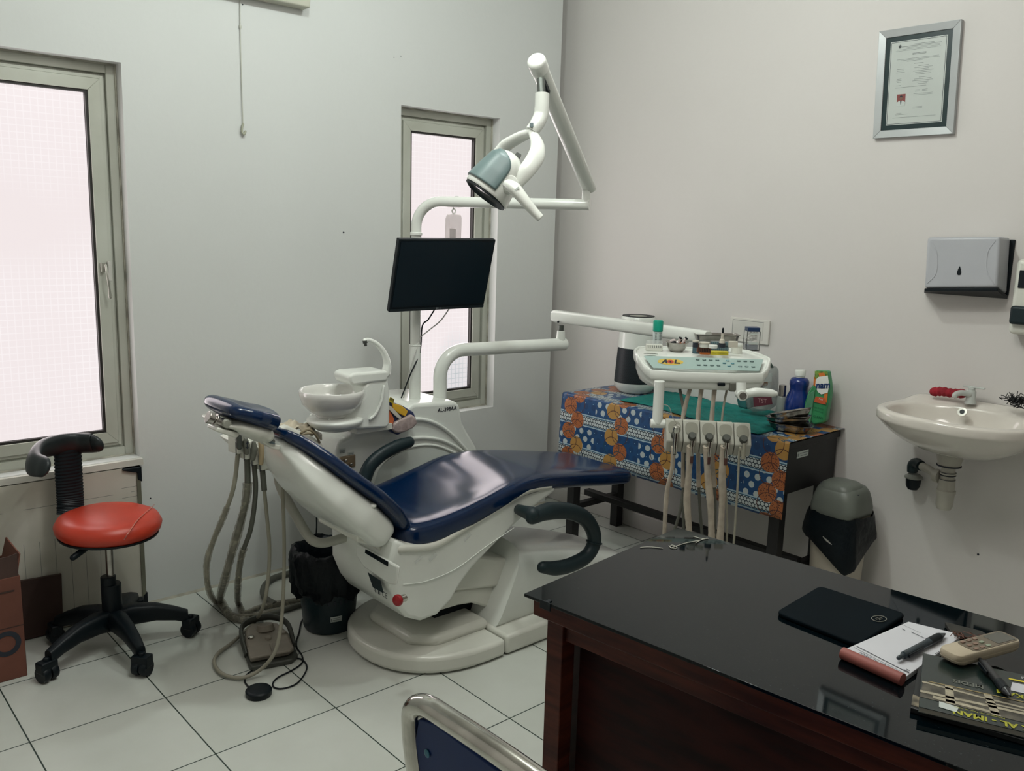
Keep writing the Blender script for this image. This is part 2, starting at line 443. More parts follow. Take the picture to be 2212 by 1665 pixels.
# ------------------------------------------------------------------ whiteboard under the window
t = thing('whiteboard', (-2.63, -.03, 0), 'white board with ruled lines leaning on the wall below the left window', 'board')
def wbfn(b):
    x, y, z = coords()
    n = noise(5, 3)
    c = mixc(vmin(vmax((n-.3)*2, 0), 1), (.44, .43, .36), (.56, .54, .48))
    ln = V.op('LESS_THAN', vabs(vfr(x/.052)-.5)*.052, .0009)*V.op('LESS_THAN', z, .36)*V.op('LESS_THAN', x, .13)
    lh = V.op('LESS_THAN', vabs(z-.49), .001)*V.op('GREATER_THAN', vfr(x*5.3), .35)
    lk = V.op('LESS_THAN', vabs(z-.51), .001)*V.op('GREATER_THAN', x, .22)+V.op('LESS_THAN', vabs(z-.47), .001)*V.op('GREATER_THAN', x, .22)
    return mixc(vmin(ln+lh+lk, 1)*.75, c, (.10, .12, .11))
m = MB(); m.box((-3.0, -.024, .004), (-2.352, -.006, .588)); m.build('panel', mat('whiteboard_face', (.6, .6, .6), .35, fn=wbfn), t)
m = MB(); m.box((-2.353, -.030, .004), (-2.338, -.004, .588)); m.build('edge_strip', mat('strip_metal', (.20, .20, .15), .4, metal=.5), t)
for k, (z, s_) in enumerate(((.588, -1), (.004, 1))):
    m = MB(); m.prism([(-2.334, -.034, z), (-2.334, -.034, z+s_*.062), (-2.350, -.034, z+s_*.050), (-2.352, -.034, z+s_*.022), (-2.37, -.034, z+s_*.018), (-2.405, -.034, z+s_*.006), (-2.405, -.034, z)], (0, .032, 0))
    m.build('corner_cap', BLACK, t, bevel=.003)

# ------------------------------------------------------------------ cardboard
t = thing('cardboard_box', (-3.05, -.21, 0), 'open brown cardboard box with a dark ring printed on its side, at the left edge', 'box')
bx0, bx1, by0, by1 = -3.25, -2.838, -.325, -.09; H = .36
m = MB()
m.box((bx0, by0, 0), (bx1, by0+.006, H)); m.box((bx0, by1-.006, 0), (bx1, by1, H)); m.box((bx0, by0+.006, 0), (bx0+.006, by1-.006, H)); m.box((bx1-.006, by0+.006, 0), (bx1, by1-.006, H)); m.box((bx0+.006, by0+.006, 0), (bx1-.006, by1-.006, .006))
m.build('carton', CARD, t, bevel=.002, seg=1)
m = MB(); m.prism([(bx0, by0+.003, H), (bx1-.004, by0+.003, H), (bx1-.002, by0+.012, H+.075), (bx1-.03, by0+.014, H+.068), (bx0, by0+.012, H+.07)], (0, .004, 0)); m.build('flap', CARDD, t)
m = MB(); m.prism([(bx1-.005, by0+.01, H), (bx1-.005, by1-.01, H), (bx1+.01, by1-.02, H+.07), (bx1+.012, by0+.03, H+.065)], (-.004, 0, 0)); m.build('flap', CARD, t)
m = MB(); rc = A(14, 1391, 1, by0-.001); R = []
for r in (.028, .044): R.append(circle(rc, (1, 0, 0), (0, 0, 1), r, 32))
n = 32; m.add(R[0]+R[1], [(i, (i+1) % n, n+(i+1) % n, n+i) for i in range(n)])
m.build('printed_ring', INK, t, smooth=False, solid=.001)
text('p', .16, rc+Vector((-.085, 0, .0)), (1, 0, 0), (0, 0, 1), INK, t)
m = MB(); m.box((bx1-.10, by0-.0012, .31), (bx1-.02, by0-.0004, .316)); m.box((bx0, by0-.001, .185), (bx1, by0-.0002, .188)); m.build('printed_line', CARDD, t)
m = MB(); m.prism([A(40, 1256, 1, -.05), A(133, 1240, 1, -.05), A(137, 1362, 1, -.05), A(40, 1385, 1, -.05)], (0, .012, 0))
tag(m.build('cardboard_sheet', CARDD), 'flat dark brown cardboard sheet leaning on the white board behind the stool', 'cardboard')

# ------------------------------------------------------------------ air conditioner and cord
c = A(671, 17, 1, -.062)
t = thing('wall_unit', (c.x-.4, -.03, c.z), 'off-white wall mounted unit whose lower corner shows at the top edge', 'wall unit')
m = MB(); m.prism([(c.x-.8, -.062, c.z), (c.x-.8, -.066, c.z+.05), (c.x-.8, -.06, c.z+.24), (c.x-.8, 0, c.z+.26), (c.x-.8, 0, c.z)], (.8, 0, 0))
m.build('housing', mat('ac_plastic', (.50, .50, .42), .5), t, bevel=.006)
p0 = A(518, -60, 1, -.006); p1 = A(521, 150, 1, -.006); p2 = A(525, 268, 1, -.008)
t = thing('hanging_cord', tuple(p2), 'thin white cord with a small hook hanging down the wall left of the off-white unit', 'cord')
m = MB(); m.tube(spline([p0, A(519, 60, 1, -.006), p1, p2]), .0022, 8); m.ball(A(519, 58, 1, -.006), .005, sz=2); m.build('cord', mat('cord_white', (.50, .51, .45), .6), t)
m = MB(); m.tube(spline([p2, A(523, 275, 1, -.01), A(523, 285, 1, -.012), A(527, 290, 1, -.014), A(530, 284, 1, -.012)]), .0045, 8, rnd=True); m.build('hook', mat('cord_hook', (.35, .36, .28), .5), t)

# ------------------------------------------------------------------ ceiling lamps (out of frame, two over the chair; the large ring is added to suit the fill lights)
for loc, r, lab in (((-2.23, -1.42, ZC), .07, 'round white ceiling lamp over the head end of the dental chair'), ((-1.45, -1.50, ZC), .07, 'round white ceiling lamp over the foot end of the dental chair'), ((-2.3, -2.3, ZC), .58, 'large round ceiling ring over the desk side of the room, added to go with the fill light')):
    t = thing('ceiling_ring', loc, lab, 'lamp')
    m = MB(); m.lathe([(r, 0), (r, -.012), (r*.92, -.012), (r*.92, -.004), (0, -.004)], loc, (0, 0, 1), 32); m.build('ring', WHITE, t)

# ------------------------------------------------------------------ stool
sc = Vector((-2.545, -.29, 0))
t = thing('rolling_stool', tuple(sc), 'red round stool with black five-star base and black curved backrest', 'stool')
SZ = .488
m = MB(); c = sc+Vector((-.008, .015, 0))
m.lathe([(0, SZ-.060), (.10, SZ-.060), (.160, SZ-.054), (.174, SZ-.038), (.178, SZ-.018), (.166, SZ+.004), (.14, SZ+.016), (.09, SZ+.021), (0, SZ+.022)], c, (.03, -.02, 1), 48)
seat = m.build('seat', RED, t, ang=60)
m = MB(); m.lathe([(0, SZ-.070), (.11, SZ-.070), (.166, SZ-.058), (.168, SZ-.050), (.12, SZ-.058), (0, SZ-.058)], c, (.03, -.02, 1), 40)
m.lathe([(0, SZ-.10), (.03, SZ-.10), (.05, SZ-.072), (0, SZ-.06)], sc, (0, 0, 1), 20); m.build('seat_plate', BLACK, t)
# crease of plastic film on the seat
m = MB(); top = lambda dx, dy, h=0: c+Vector((dx, dy, SZ+.022-(dx*dx+dy*dy)*.9+h))
m.tube(spline([A(268, 1165, 2, SZ-.02), A(278, 1150, 2, SZ+.005), A(300, 1120, 2, SZ+.016), A(325, 1098, 2, SZ+.012), A(333, 1090, 2, SZ)]), .0022, 6)
m.build('film_crease', mat('film_red', (.55, .14, .10), .12, coat=.6), seat)
m = MB(); m.tube([sc+Vector((0, 0, .27)), sc+Vector((0, 0, SZ-.10))], .0135, 18); m.build('gas_column', STEEL, t)
m = MB(); m.tube([sc+Vector((0, 0, .08)), sc+Vector((0, 0, .245))], .034, 20); m.tube([sc+Vector((-.008, 0, .24)), sc+Vector((-.008, 0, .275))], .026, 20)
m.build('column_cover', BLACK, t, bevel=.003)
m = MB(); m.tube([sc+Vector((-.03, -.02, SZ-.09)), A(183, 1186, 1, -.36)], .006, 8); m.tube([A(183, 1186, 1, -.36), A(158, 1204, 1, -.38)], .011, 10, rnd=True); m.build('height_lever', BLACK, t)
for k, q in enumerate(((-2.295, -.375), (-2.537, -.562), (-2.795, -.404), (-2.699, -.128), (-2.40, -.085))):
    e = Vector((q[0], q[1], 0)); d = (e-Vector((sc.x, sc.y, 0))); L = d.length; d.normalize(); sd = Vector((-d.y, d.x, 0))
    arm = []
    st = [(.0, .105, .032, .040), (.25, .118, .030, .038), (.55, .115, .025, .032), (.8, .098, .021, .026), (.97, .080, .017, .024)]
    for a, z, w, h in st:
        cc = sc+d*(L*a)
        arm.append([cc+sd*(w*math.copysign(abs(math.cos(u))**.6, math.cos(u)))+Vector((0, 0, z+h*math.copysign(abs(math.sin(u))**.6, math.sin(u)))) for u in [2*PI*i/16 for i in range(16)]])
    m = MB(); m.rings(arm); m.build('leg', BLACK, t, ang=60)
    m = MB(); cc = Vector((e.x, e.y, .03)); ra = [.6, -.9, .4, 1.6, -.3][k]; ax = Vector((math.cos(ra), math.sin(ra), 0))
    for s_ in (-1, 1): m.lathe([(0, -.011), (.027, -.012), (.030, 0), (.027, .012), (0, .011)], cc+ax*s_*.015, ax, 24)
    m.build('wheel', BLACK, t)
    m = MB(); m.obox(cc+Vector((0, 0, .024)), (.060, .040, .040), ax, (-ax.y, ax.x, 0)); m.tube([cc+Vector((0, 0, .03)), Vector((e.x, e.y, .085))], .011, 12); m.build('caster_fork', BLACK, t, bevel=.008)
# backrest: ribbed post and curved pad
bp = [A(152, 1110, 1, -.13), A(152, 1080, 1, -.115), A(149, 1030, 1, -.11), A(146, 970, 1, -.115)]
path = spline(bp, 16)
m = MB(); N = len(path); m.tube(path, [.045*(1+.07*(k % 2)) for k in range(N)], 20, flat=.40, up=(0, 1, 0)); m.build('back_post', BLACK, t, ang=20)
PB = -.12
pad = spline([A(92, 1008, 1, -.33), A(73, 1000, 1, -.27), A(82, 975, 1, -.19), A(118, 962, 1, -.135), A(160, 957, 1, -.12), A(198, 957, 1, -.15), A(205, 958, 1, -.16)], 8)
m = MB(); m.tube(pad, [.036, .042, .045, .046, .045, .042, .036], 20, flat=.50, up=(0, -1, .1), rnd=True); m.build('backrest', mat('stool_back_pad', (.010, .016, .018), .42, var=.1), t, ang=60)
# underframe bracket between seat and post
m = MB(); m.tube(spline([sc+Vector((0, 0, SZ-.095)), sc+Vector((-.04, .10, SZ-.10)), A(150, 1120, 1, -.09)]), .016, 10, flat=.5); m.build('back_bracket', BLACK, t)
# ------------------------------------------------------------------ dental chair
CY = -.93
t = thing('dental_chair', (-1.3, CY, 0), 'white dental chair with navy blue cushions and dark C-shaped armrest', 'dental chair')
# base plate
def plan(x0, x1, hw, cy, n=3.0, k=20, m_=2.2):
    pts = []
    for i in range(k+1):
        a = PI/2+PI*i/k; pts.append((x0+.34+.34*math.copysign(abs(math.cos(a))**(2/m_), math.cos(a)), cy+hw*math.copysign(abs(math.sin(a))**(2/m_), math.sin(a))))
    for i in range(k+1):
        a = -PI/2+PI*i/k; pts.append((x1-.30+.30*math.copysign(abs(math.cos(a))**(2/m_), math.cos(a)), cy+hw*math.copysign(abs(math.sin(a))**(2/m_), math.sin(a))))
    return pts
pl = plan(-1.895, -.56, .31, CY)
m = MB()
L = [p for p in pl if p[0] < -1.47]; Rr = [p for p in pl if p[0] >= -1.47]
Lp = [(-1.472, CY+.31)]+L+[(-1.472, CY-.31)]
m.prism([(x, y, .004) for x, y in Lp], (0, 0, .066)); m.build('base_plate', WHITE2, t, bevel=.016, seg=4)
Rp = [(-1.468, CY-.31)]+Rr+[(-1.468, CY+.31)]
m = MB(); m.prism([(x, y, .004) for x, y in Rp], (0, 0, .075)); m.build('base_cover', WHITE2, t, bevel=.014, seg=4)
m = MB(); m.prism([(x*.93-.10, CY+(y-CY)*.93, 0) for x, y in pl if 1], (0, 0, .006)); m.build('base_foot', BLACK, t)
m = MB(); m.prism([(-1.78, CY-.13, .06), (-1.70, CY-.20, .06), (-1.46, CY-.20, .06), (-1.46, CY+.2, .06), (-1.70, CY+.2, .06), (-1.78, CY+.13, .06)], (0, 0, .045)); m.build('base_step', WHITE2, t, bevel=.03, seg=5)
# pump cover, high on the left, sloping to the right
def secs(xs, fn, n=30, ex=3.5):
    R = []
    for x in xs:
        yc, hw, zt, sx = fn(x)
        r = []
        for k in range(n):
            a = 2*PI*k/n; ca, sa = math.cos(a), math.sin(a)
            w = math.copysign(abs(ca)**(2/ex), ca); h = math.copysign(abs(sa)**(2/ex), sa)
            r.append(Vector((x+sx*(h+1)/2, yc+hw*w, .03+(zt-.03)*(h+1)/2)))
        R.append(r)
    return R
m = MB()
def cov(x):
    q = (x+1.475)/.90
    zt = .365-.16*q-.07*q*q; hw = .215*(1-.12*q)
    sx = .155*(1-q)
    e = max(0, (q-.80)/.2); hw *= math.sqrt(max(1-e*e, .01)); zt = .04+(zt-.04)*math.sqrt(max(1-e*e, .01))
    return -.955, hw, zt, sx
R = secs([-1.475+.90*i/24 for i in range(25)], cov, ex=4.2)
m.rings(R); m.build('pump_cover', WHITE, t, ang=60)
# link arms
def xz(pts, y): return [A(px, py, 1, y) for px, py in pts]
m = MB(); m.prism(xz([(925, 1200), (1000, 1195), (1140, 1212), (1165, 1220), (1140, 1262), (1112, 1264), (1000, 1276), (960, 1280)], -1.09), (0, .27, 0)); m.build('lift_arm', WHITE2, t, bevel=.012)
m = MB(); m.prism(xz([(965, 1282), (1000, 1272), (1110, 1262), (1140, 1268), (1110, 1335), (1085, 1345), (1070, 1330), (1050, 1312), (1020, 1303), (990, 1308), (950, 1320)], -1.075), (0, .25, 0))
m.build('lift_arm', WHITE2, t, bevel=.01)
m = MB(); m.lathe([(0, 0), (.007, 0), (.007, .004), (0, .005)], A(1098, 1280, 1, -1.076), (0, -1, 0), 14); m.build('pivot_bolt', BLACK, t)
m = MB(); m.prism([(-1.62, -1.0, .075), (-1.42, -1.0, .075), (-1.42, -1.0, .20), (-1.62, -1.0, .17)], (0, .18, 0)); m.build('lift_well', BLACK, t)
# seat body
YN, YF = -1.165, -.775
body = [(-1.905, .525), (-1.925, .46), (-1.925, .36), (-1.895, .285), (-1.86, .235), (-1.80, .205), (-1.73, .208), (-1.67, .245), (-1.625, .300), (-1.575, .345), (-1.50, .392), (-1.40, .452), (-1.29, .510), (-1.17, .555), (-1.17, .585), (-1.30, .585), (-1.45, .555), (-1.60, .50), (-1.75, .462), (-1.83, .478)]
m = MB(); m.prism([(x, YN, z) for x, z in body], (0, YF-YN, 0)); sb = m.build('seat_body', WHITE, t, bevel=.032, seg=5, ang=50)
# raised skirt line and seat pan
m = MB(); m.slab([(-1.885, .487, .232, .035), (-1.75, .470, .236, .035), (-1.60, .512, .236, .035), (-1.45, .555, .236, .035), (-1.32, .587, .236, .035), (-1.20, .580, .23, .032)], y=-.94, r=.02, cw=.1, ex=6)
m.build('seat_pan', WHITE2, t, ang=60)
m = MB(); m.tube(spline([A(872, 1262, 1, YN-.002), A(920, 1255, 1, YN-.004), A(985, 1228, 1, YN-.004), A(1050, 1180, 1, YN-.003), A(1110, 1140, 1, YN-.001)]), .002, 8, flat=.5, rnd=True); m.build('body_crease', WHITE, sb)
# end panel with slot, label and red stop button
XE = -1.925
m = MB(); m.prism([A(776, 1172, 0, XE), A(866, 1222, 0, XE), A(860, 1262, 0, XE), A(846, 1260, 0, XE), A(792, 1224, 0, XE), A(774, 1197, 0, XE)], (-.012, 0, 0)); m.build('end_panel', WHITE, t, bevel=.008)
m = MB(); m.prism([A(790, 1186, 0, XE-.013), A(839, 1213, 0, XE-.013), A(838, 1223, 0, XE-.013), A(789, 1194, 0, XE-.013)], (-.0015, 0, 0)); m.build('slot', BLACKG, t)
m = MB(); m.prism([A(795, 1236, 0, XE-.013), A(822, 1254, 0, XE-.013), A(829, 1281, 0, XE-.013), A(806, 1268, 0, XE-.013)], (-.0015, 0, 0)); m.build('rating_plate', SLATE, t)
m = MB()
for k in range(5): q = A(808+k*3.2, 1272+k*2.0, 0, XE-.002); m.obox(q, (.0015, .0035 if k % 2 else .0015, .016), (1, 0, 0), (0, 1, 0))
m.build('barcode', INK, t)
text('CE', .028, A(831, 1285, 0, XE-.002), (0, -1, 0), (0, 0, 1), INK, t, name='ce_mark')
bc = A(874, 1291, 0, XE+.004); m = MB(); m.lathe([(0, 0), (.013, 0), (.013, .022), (.010, .024), (0, .024)], bc, (-1, -.25, .1), 24); bt = m.build('stop_button', CHROME, t)
q = bc+Vector((-1, -.25, .1)).normalized()*.022; m = MB(); m.lathe([(0, 0), (.012, 0), (.0185, .006), (.0195, .012), (.017, .018), (.008, .021), (0, .0215)], q, (-1, -.25, .1), 28); m.build('button_cap', REDB, bt)
# seat and leg cushion
def dipf(u):
    return .030*max(0, math.sin(min(u/.62, 1)*PI))**.8+.004
top = [(-1.815, .562, .235), (-1.72, .572, .245), (-1.60, .592, .250), (-1.48, .618, .250), (-1.38, .640, .248), (-1.29, .645, .245), (-1.18, .636, .240), (-1.02, .612, .232), (-.86, .585, .222), (-.72, .562, .208)]
th = [.105, .112, .108, .10, .095, .09, .085, .08, .078, .075]
m = MB(); m.slab([(x, z-h/2, w, h) for (x, z, w), h in zip(top, th)], y=CY, r=.055, cw=.42, rb=.07, dip=dipf, ex=4.2, seg=40); m.build('seat_cushion', NAVY, t, sub=1, ang=80)
# backrest: boundary line from bottom to top
bl = [(-1.905, .600), (-1.97, .665), (-2.05, .735), (-2.12, .800), (-2.172, .846), (-2.205, .868)]
def off(pl, d):
    out = []
    for i, (x, z) in enumerate(pl):
        a = pl[max(i-1, 0)]; b_ = pl[min(i+1, len(pl)-1)]; T = Vector((b_[0]-a[0], b_[1]-a[1])).normalized(); N = Vector((-T.y, T.x))
        if N.y < 0: N = -N
        out.append((x+N.x*d, z+N.y*d))
    return out
hwid = [.215, .235, .235, .215, .18, .125, .085]
thb = [.060, .062, .062, .060, .056, .050, .044]
blc = [(-1.862, .545)]+bl
m = MB(); m.slab([(x, z, w, h) for (x, z), w, h in zip(off(blc, .020), hwid, thb)], y=CY, r=.050, rb=.03, cw=.5, dip=lambda u: .012, ex=3.6, seg=36); m.build('backrest_cushion', NAVY, t, sub=1, ang=80)
sw = [.215, .222, .202, .160, .105, .06]; sh = [.125, .130, .118, .098, .066, .040]
m = MB(); m.slab([(x+.012-(.0 if i else -.01), z-(.0 if i else .012), w, h) for i, ((x, z), w, h) in enumerate(zip([(o1[0], o1[1]) for o1 in [off(bl, -.004-h_/2)[i] for i, h_ in enumerate(sh)]], sw, sh))], y=CY, r=.060, rb=.02, cw=.4, ex=4.0, seg=36); bs = m.build('backrest_shell', WHITE, t, sub=1, ang=80)
for px, py in ((803, 1091), (802, 1127)):
    m = MB(); q = A(px, py, 1, CY-.20); m.ball(q, .012, sx=1.2, sy=1.6, sz=.7); m.build('screw_cover', WHITE, bs)
m = MB(); m.prism(xz([(768, 1130), (822, 1150), (826, 1180), (834, 1203), (812, 1180), (772, 1172)], -1.10), (0, .26, 0)); m.build('backrest_hinge', WHITE2, t, bevel=.008)
# headrest
hl = [(-2.268, .921), (-2.298, .936), (-2.328, .949), (-2.358, .960), (-2.383, .966)]
m = MB(); m.slab([(x, z, w, h) for (x, z), w, h in zip(off(hl, .022), (.118, .135, .142, .138, .122), (.070, .076, .072, .064, .054))], y=CY, r=.024, rb=.026, cw=.5, dip=lambda u: .028*math.sin(PI*min(max(u, 0), 1)), ex=2.8, seg=36)
hc = m.build('headrest_cushion', NAVY, t, sub=1, ang=80)
m = MB(); m.slab([(x, z, w, h) for (x, z), w, h in zip(off(hl, -.024), (.105, .12, .125, .12, .10), (.062, .060, .052, .040, .026))], y=CY, r=.03, rb=.03, cw=.4, ex=2.6, seg=30); m.build('headrest_shell', WHITE2, t, sub=1, ang=80)
GL = mat('headrest_bracket', (.34, .35, .30), .4, metal=.1)
YB = -1.0
m = MB()
def bar(mb, pts, y0, dy): mb.prism([A(px, py, 1, y0) for px, py in pts], (0, dy, 0))
bar(m, [(478, 902), (492, 903), (534, 921), (530, 939), (476, 925)], YB, .05); bar(m, [(530, 918), (560, 925), (580, 938), (572, 952), (528, 938)], YB-.004, .05)
m.build('headrest_bracket', GL, t, bevel=.004)
m = MB(); bar(m, [(534, 921), (572, 932), (596, 952), (594, 958), (580, 956), (532, 937), (529, 930)], YB-.012, .014); m.build('headrest_joint', mat('joint_grey', (.14, .15, .13), .4), t, bevel=.003)
m = MB()
for px, py, r in ((487, 914, .013), (555, 934, .015)): m.lathe([(0, 0), (r, 0), (r, .016), (0, .017)], A(px, py, 1, YB-.008), (0, -1, 0), 22)
m.obox(A(568, 939, 1, YB-.012), (.018, .018, .018)); m.build('joint_cap', GL, t, bevel=.002)
m = MB(); m.tube([A(448, 900, 1, YB), A(460, 904, 1, YB)], .018, 18); m.tube([A(460, 904, 1, YB), A(482, 913, 1, YB)], [.011, .014], 14); m.tube([A(463, 905, 1, YB), A(467, 907, 1, YB)], .019, 18); m.build('headrest_knob', STEEL, t, bevel=.002)
m = MB(); bar(m, [(470, 923), (513, 934), (519, 938), (511, 947), (467, 932)], YB-.02, .07); m.build('headrest_lever', WHITE2, t, bevel=.004)
m = MB(); bar(m, [(556, 942), (574, 948), (596, 960), (606, 962), (604, 972), (590, 970), (566, 955)], YB-.006, .08); m.build('headrest_slide', WHITE2, t, bevel=.003)
m = MB(); bar(m, [(574, 946), (588, 952), (598, 960), (584, 958)], YB-.014, .01); m.build('slide_lock', SLATE2, t, bevel=.002)
# near armrest, C shape
YA = -1.27
ap = spline([A(1150, 1116, 1, YA), A(1185, 1104, 1, YA), A(1232, 1105, 1, YA), A(1268, 1124, 1, YA), A(1284, 1162, 1, YA), A(1270, 1198, 1, YA), A(1235, 1219, 1, YA), A(1200, 1227, 1, YA), A(1172, 1225, 1, YA)], 10)
m = MB(); m.tube(ap, [.028, .033, .031, .030, .029, .029, .029, .028, .022], 20, flat=.9, up=(0, 1, 0), rnd=True); arm = m.build('armrest', SLATE, t, ang=60)
m = MB(); m.tube(spline([A(1120, 1100, 1, -1.17), A(1130, 1104, 1, -1.21), A(1150, 1110, 1, YA)]), [.019, .022, .027], 16, rnd=True); m.build('armrest_pivot', SLATE, arm)
m = MB(); q = ap[int(len(ap)*.52)]; tq = (ap[int(len(ap)*.52)+1]-q).normalized(); m.tube([q, q+tq*.004], .0325, 20, up=(0, 1, 0)); m.build('armrest_seam', SLATE, arm)
# far armrest
m = MB(); m.tube(spline([A(787, 1034, 1, -.64), A(800, 1005, 1, -.64), A(826, 981, 1, -.64), A(858, 964, 1, -.64), A(884, 955, 1, -.64)]), [.030, .029, .027, .027, .023], 18, flat=.8, up=(0, 1, 0), rnd=True); m.build('armrest', SLATE, t)
# strips of clear film stuck along the pan
for k, (px, py) in enumerate(((905, 1208), (935, 1203), (1010, 1160))):
    q = A(px, py, 1, YN-.004); m = MB(); m.obox(q, (.035, .001, .010+.004*(k % 2)), (1, 0, .5+.1*k), (0, 1, 0)); m.build('film_scrap', CLEAR, t)

# ------------------------------------------------------------------ console with cuspidor
YC = -.56
t = thing('dental_console', (-1.35, -.40, 0), 'white rounded dental console behind the chair with spittoon bowl and tap', 'dental console')
out = [(728, 1062), (727, 975), (733, 953), (758, 944), (763, 925), (835, 921), (868, 903), (878, 884), (893, 872), (985, 866), (994, 876), (1000, 912), (1012, 935), (1030, 965), (1040, 1000), (1044, 1075)]
o2 = [A(px, py, 1, YC) for px, py in out]
ql = A(800, 1100, 1, YC); low = [Vector((o2[-1].x, YC, .03)), Vector((ql.x+.10, YC, .03)), Vector((ql.x+.08, YC, ql.z-.02)), Vector((ql.x, YC, ql.z))]
m = MB(); m.prism([(p.x, p.y, p.z) for p in o2+low], (0, .36, 0)); con = m.build('housing', WHITE, t, bevel=.022, seg=5, ang=50)
# concentric raised arches
for pts, r in (([(803, 1050), (818, 1010), (850, 980), (895, 963), (940, 962), (985, 980), (1012, 1005)], .008),
               ([(845, 966), (878, 950), (915, 945), (958, 952), (995, 972), (1022, 1000)], .010),
               ([(862, 912), (900, 905), (935, 912), (968, 932), (998, 962), (1012, 980)], .011)):
    m = MB(); m.tube(spline([A(px, py, 1, YC-.001) for px, py in pts]), r, 12, flat=.8, rnd=True); m.build('arch_ridge', WHITE, con)
m = MB(); pp = [A(px, py, 1, YC-.004) for px, py in [(803, 1060), (818, 1014), (850, 986), (895, 970), (940, 969), (985, 986), (1010, 1012), (1010, 1060)]]
m.prism(spline(pp[:], 4)[:], (0, .01, 0)); m.build('arch_panel', mat('console_panel', (.60, .64, .60), .3), con)
# socket plate and stickers on the left end
m = MB(); m.box((o2[0].x+.012, YC-.008, A(0, 1010, 1, YC).z if 0 else A(748, 1010, 1, YC).z), (A(766, 980, 1, YC).x, YC+.004, A(748, 984, 1, YC).z)); sp = m.build('socket_plate', mat('socket_brass', (.26, .20, .13), .4, metal=.3), t, bevel=.003)
m = MB()
for px, py in ((744, 993), (756, 1001), (744, 1003)): m.lathe([(0, 0), (.006, 0), (.006, .012), (.003, .014), (0, .014)], A(px, py, 1, YC-.008), (0, -1, 0), 14)
m.build('socket_nozzle', CHROME, sp)
m = MB()
for px, py in ((740, 973), (758, 980)): q = A(px, py, 1, YC-.001); m.obox(q, (.026, .002, .014))
m.build('sticker', WSTICK, t)
m = MB()
for px, py in ((740, 975), (758, 982)):
    for k in range(3): q = A(px, py-2+k*2.4, 1, YC-.0022); m.obox(q, (.020, .001, .001))
m.build('sticker_print', INK, t)
text('AL-398AA', .0235, A(966, 884, 1, YC-.001), (1, 0, 0), (0, 0, 1), INK, t, name='model_lettering', bold=.0004)
# grey collar plate under the two posts
m = MB(); a1, a2 = A(897, 874, 1, -.45), A(952, 867, 1, -.45); zc = a1.z-.012
for q, r in ((a1, .036), (a2, .040)): m.lathe([(0, 0), (r, 0), (r, .016), (r-.004, .020), (0, .020)], (q.x, q.y, zc), (0, 0, 1), 28)
m.box((a1.x, -.475, zc+.001), (a2.x, -.425, zc+.013)); m.build('post_collar', mat('collar_grey', (.25, .26, .21), .45), t, bevel=.003)
# cuspidor arm, saucer and bowl
YU = -.60
bc = A(717, 852, 1, YU)
m = MB()
sa = [(712, 902), (745, 896), (772, 878), (788, 856), (787, 835), (800, 822), (838, 815), (843, 850), (843, 915), (836, 925), (770, 928), (716, 929)]
m.prism([A(px, py, 1, YU-.055) for px, py in sa], (0, .15, 0)); m.build('cuspidor_arm', WHITE, t, bevel=.026, seg=5, ang=50)
m = MB(); m.tube(spline([A(800, 905, 1, YU-.06), A(812, 893, 1, YU-.062), A(824, 865, 1, YU-.062), A(829, 835, 1, YU-.06)]), .006, 8, rnd=True); m.build('arm_ridge', WHITE, t)
cz = bc.z
m = MB(); m.lathe([(0, -.088), (.055, -.088), (.062, -.078), (.062, -.072), (.085, -.060), (.112, -.030), (.121, .0), (.122, .018), (.119, .021), (.114, .018), (.112, .0), (.10, -.03), (.07, -.055), (.03, -.066), (.014, -.069), (0, -.069)], (bc.x, YU, cz), (0, 0, 1), 56)
m.build('spittoon_bowl', mat('bowl_white', (.70, .70, .66), .12, coat=.5, var=.02), t, ang=60)
m = MB(); m.lathe([(0, -.070), (.080, -.072), (.104, -.079), (.107, -.086), (.096, -.104), (.070, -.120), (0, -.124)], (bc.x+.012, YU, cz-.012), (0, 0, 1), 40); m.build('bowl_saucer', WHITE, t, ang=60)
m = MB(); m.prism([A(px, py, 1, YU-.06) for px, py in [(754, 812), (765, 806), (800, 803), (838, 800), (840, 812), (838, 824), (800, 828), (775, 832), (763, 834), (756, 826)]], (0, .12, 0)); m.build('cup_rest', WHITE, t, bevel=.014, seg=4)
m = MB(); m.tube(spline([A(833, 806, 1, YU), A(836, 785, 1, YU), A(829, 762, 1, YU), A(815, 744, 1, YU), A(798, 735, 1, YU), A(788, 735, 1, YU)], 10), [.020, .015, .012, .010, .0085, .008], 18, rnd=True); m.build('water_spout', WHITE, t)
m = MB(); m.tube([A(788, 735, 1, YU), A(789, 741, 1, YU)], .009, 14); m.tube([A(789, 740, 1, YU), A(790, 747, 1, YU)], .006, 12); m.build('spout_tip', GREYM, t)
m = MB(); m.tube([A(770, 928, 1, YU), A(840, 928, 1, YU)], .001); m.box((A(762, 925, 1, YU).x, YU-.03, A(762, 935, 1, YU).z), (A(838, 925, 1, YU).x, YU+.08, A(762, 922, 1, YU).z)); m.build('cuspidor_neck', WHITE2, t, bevel=.005)

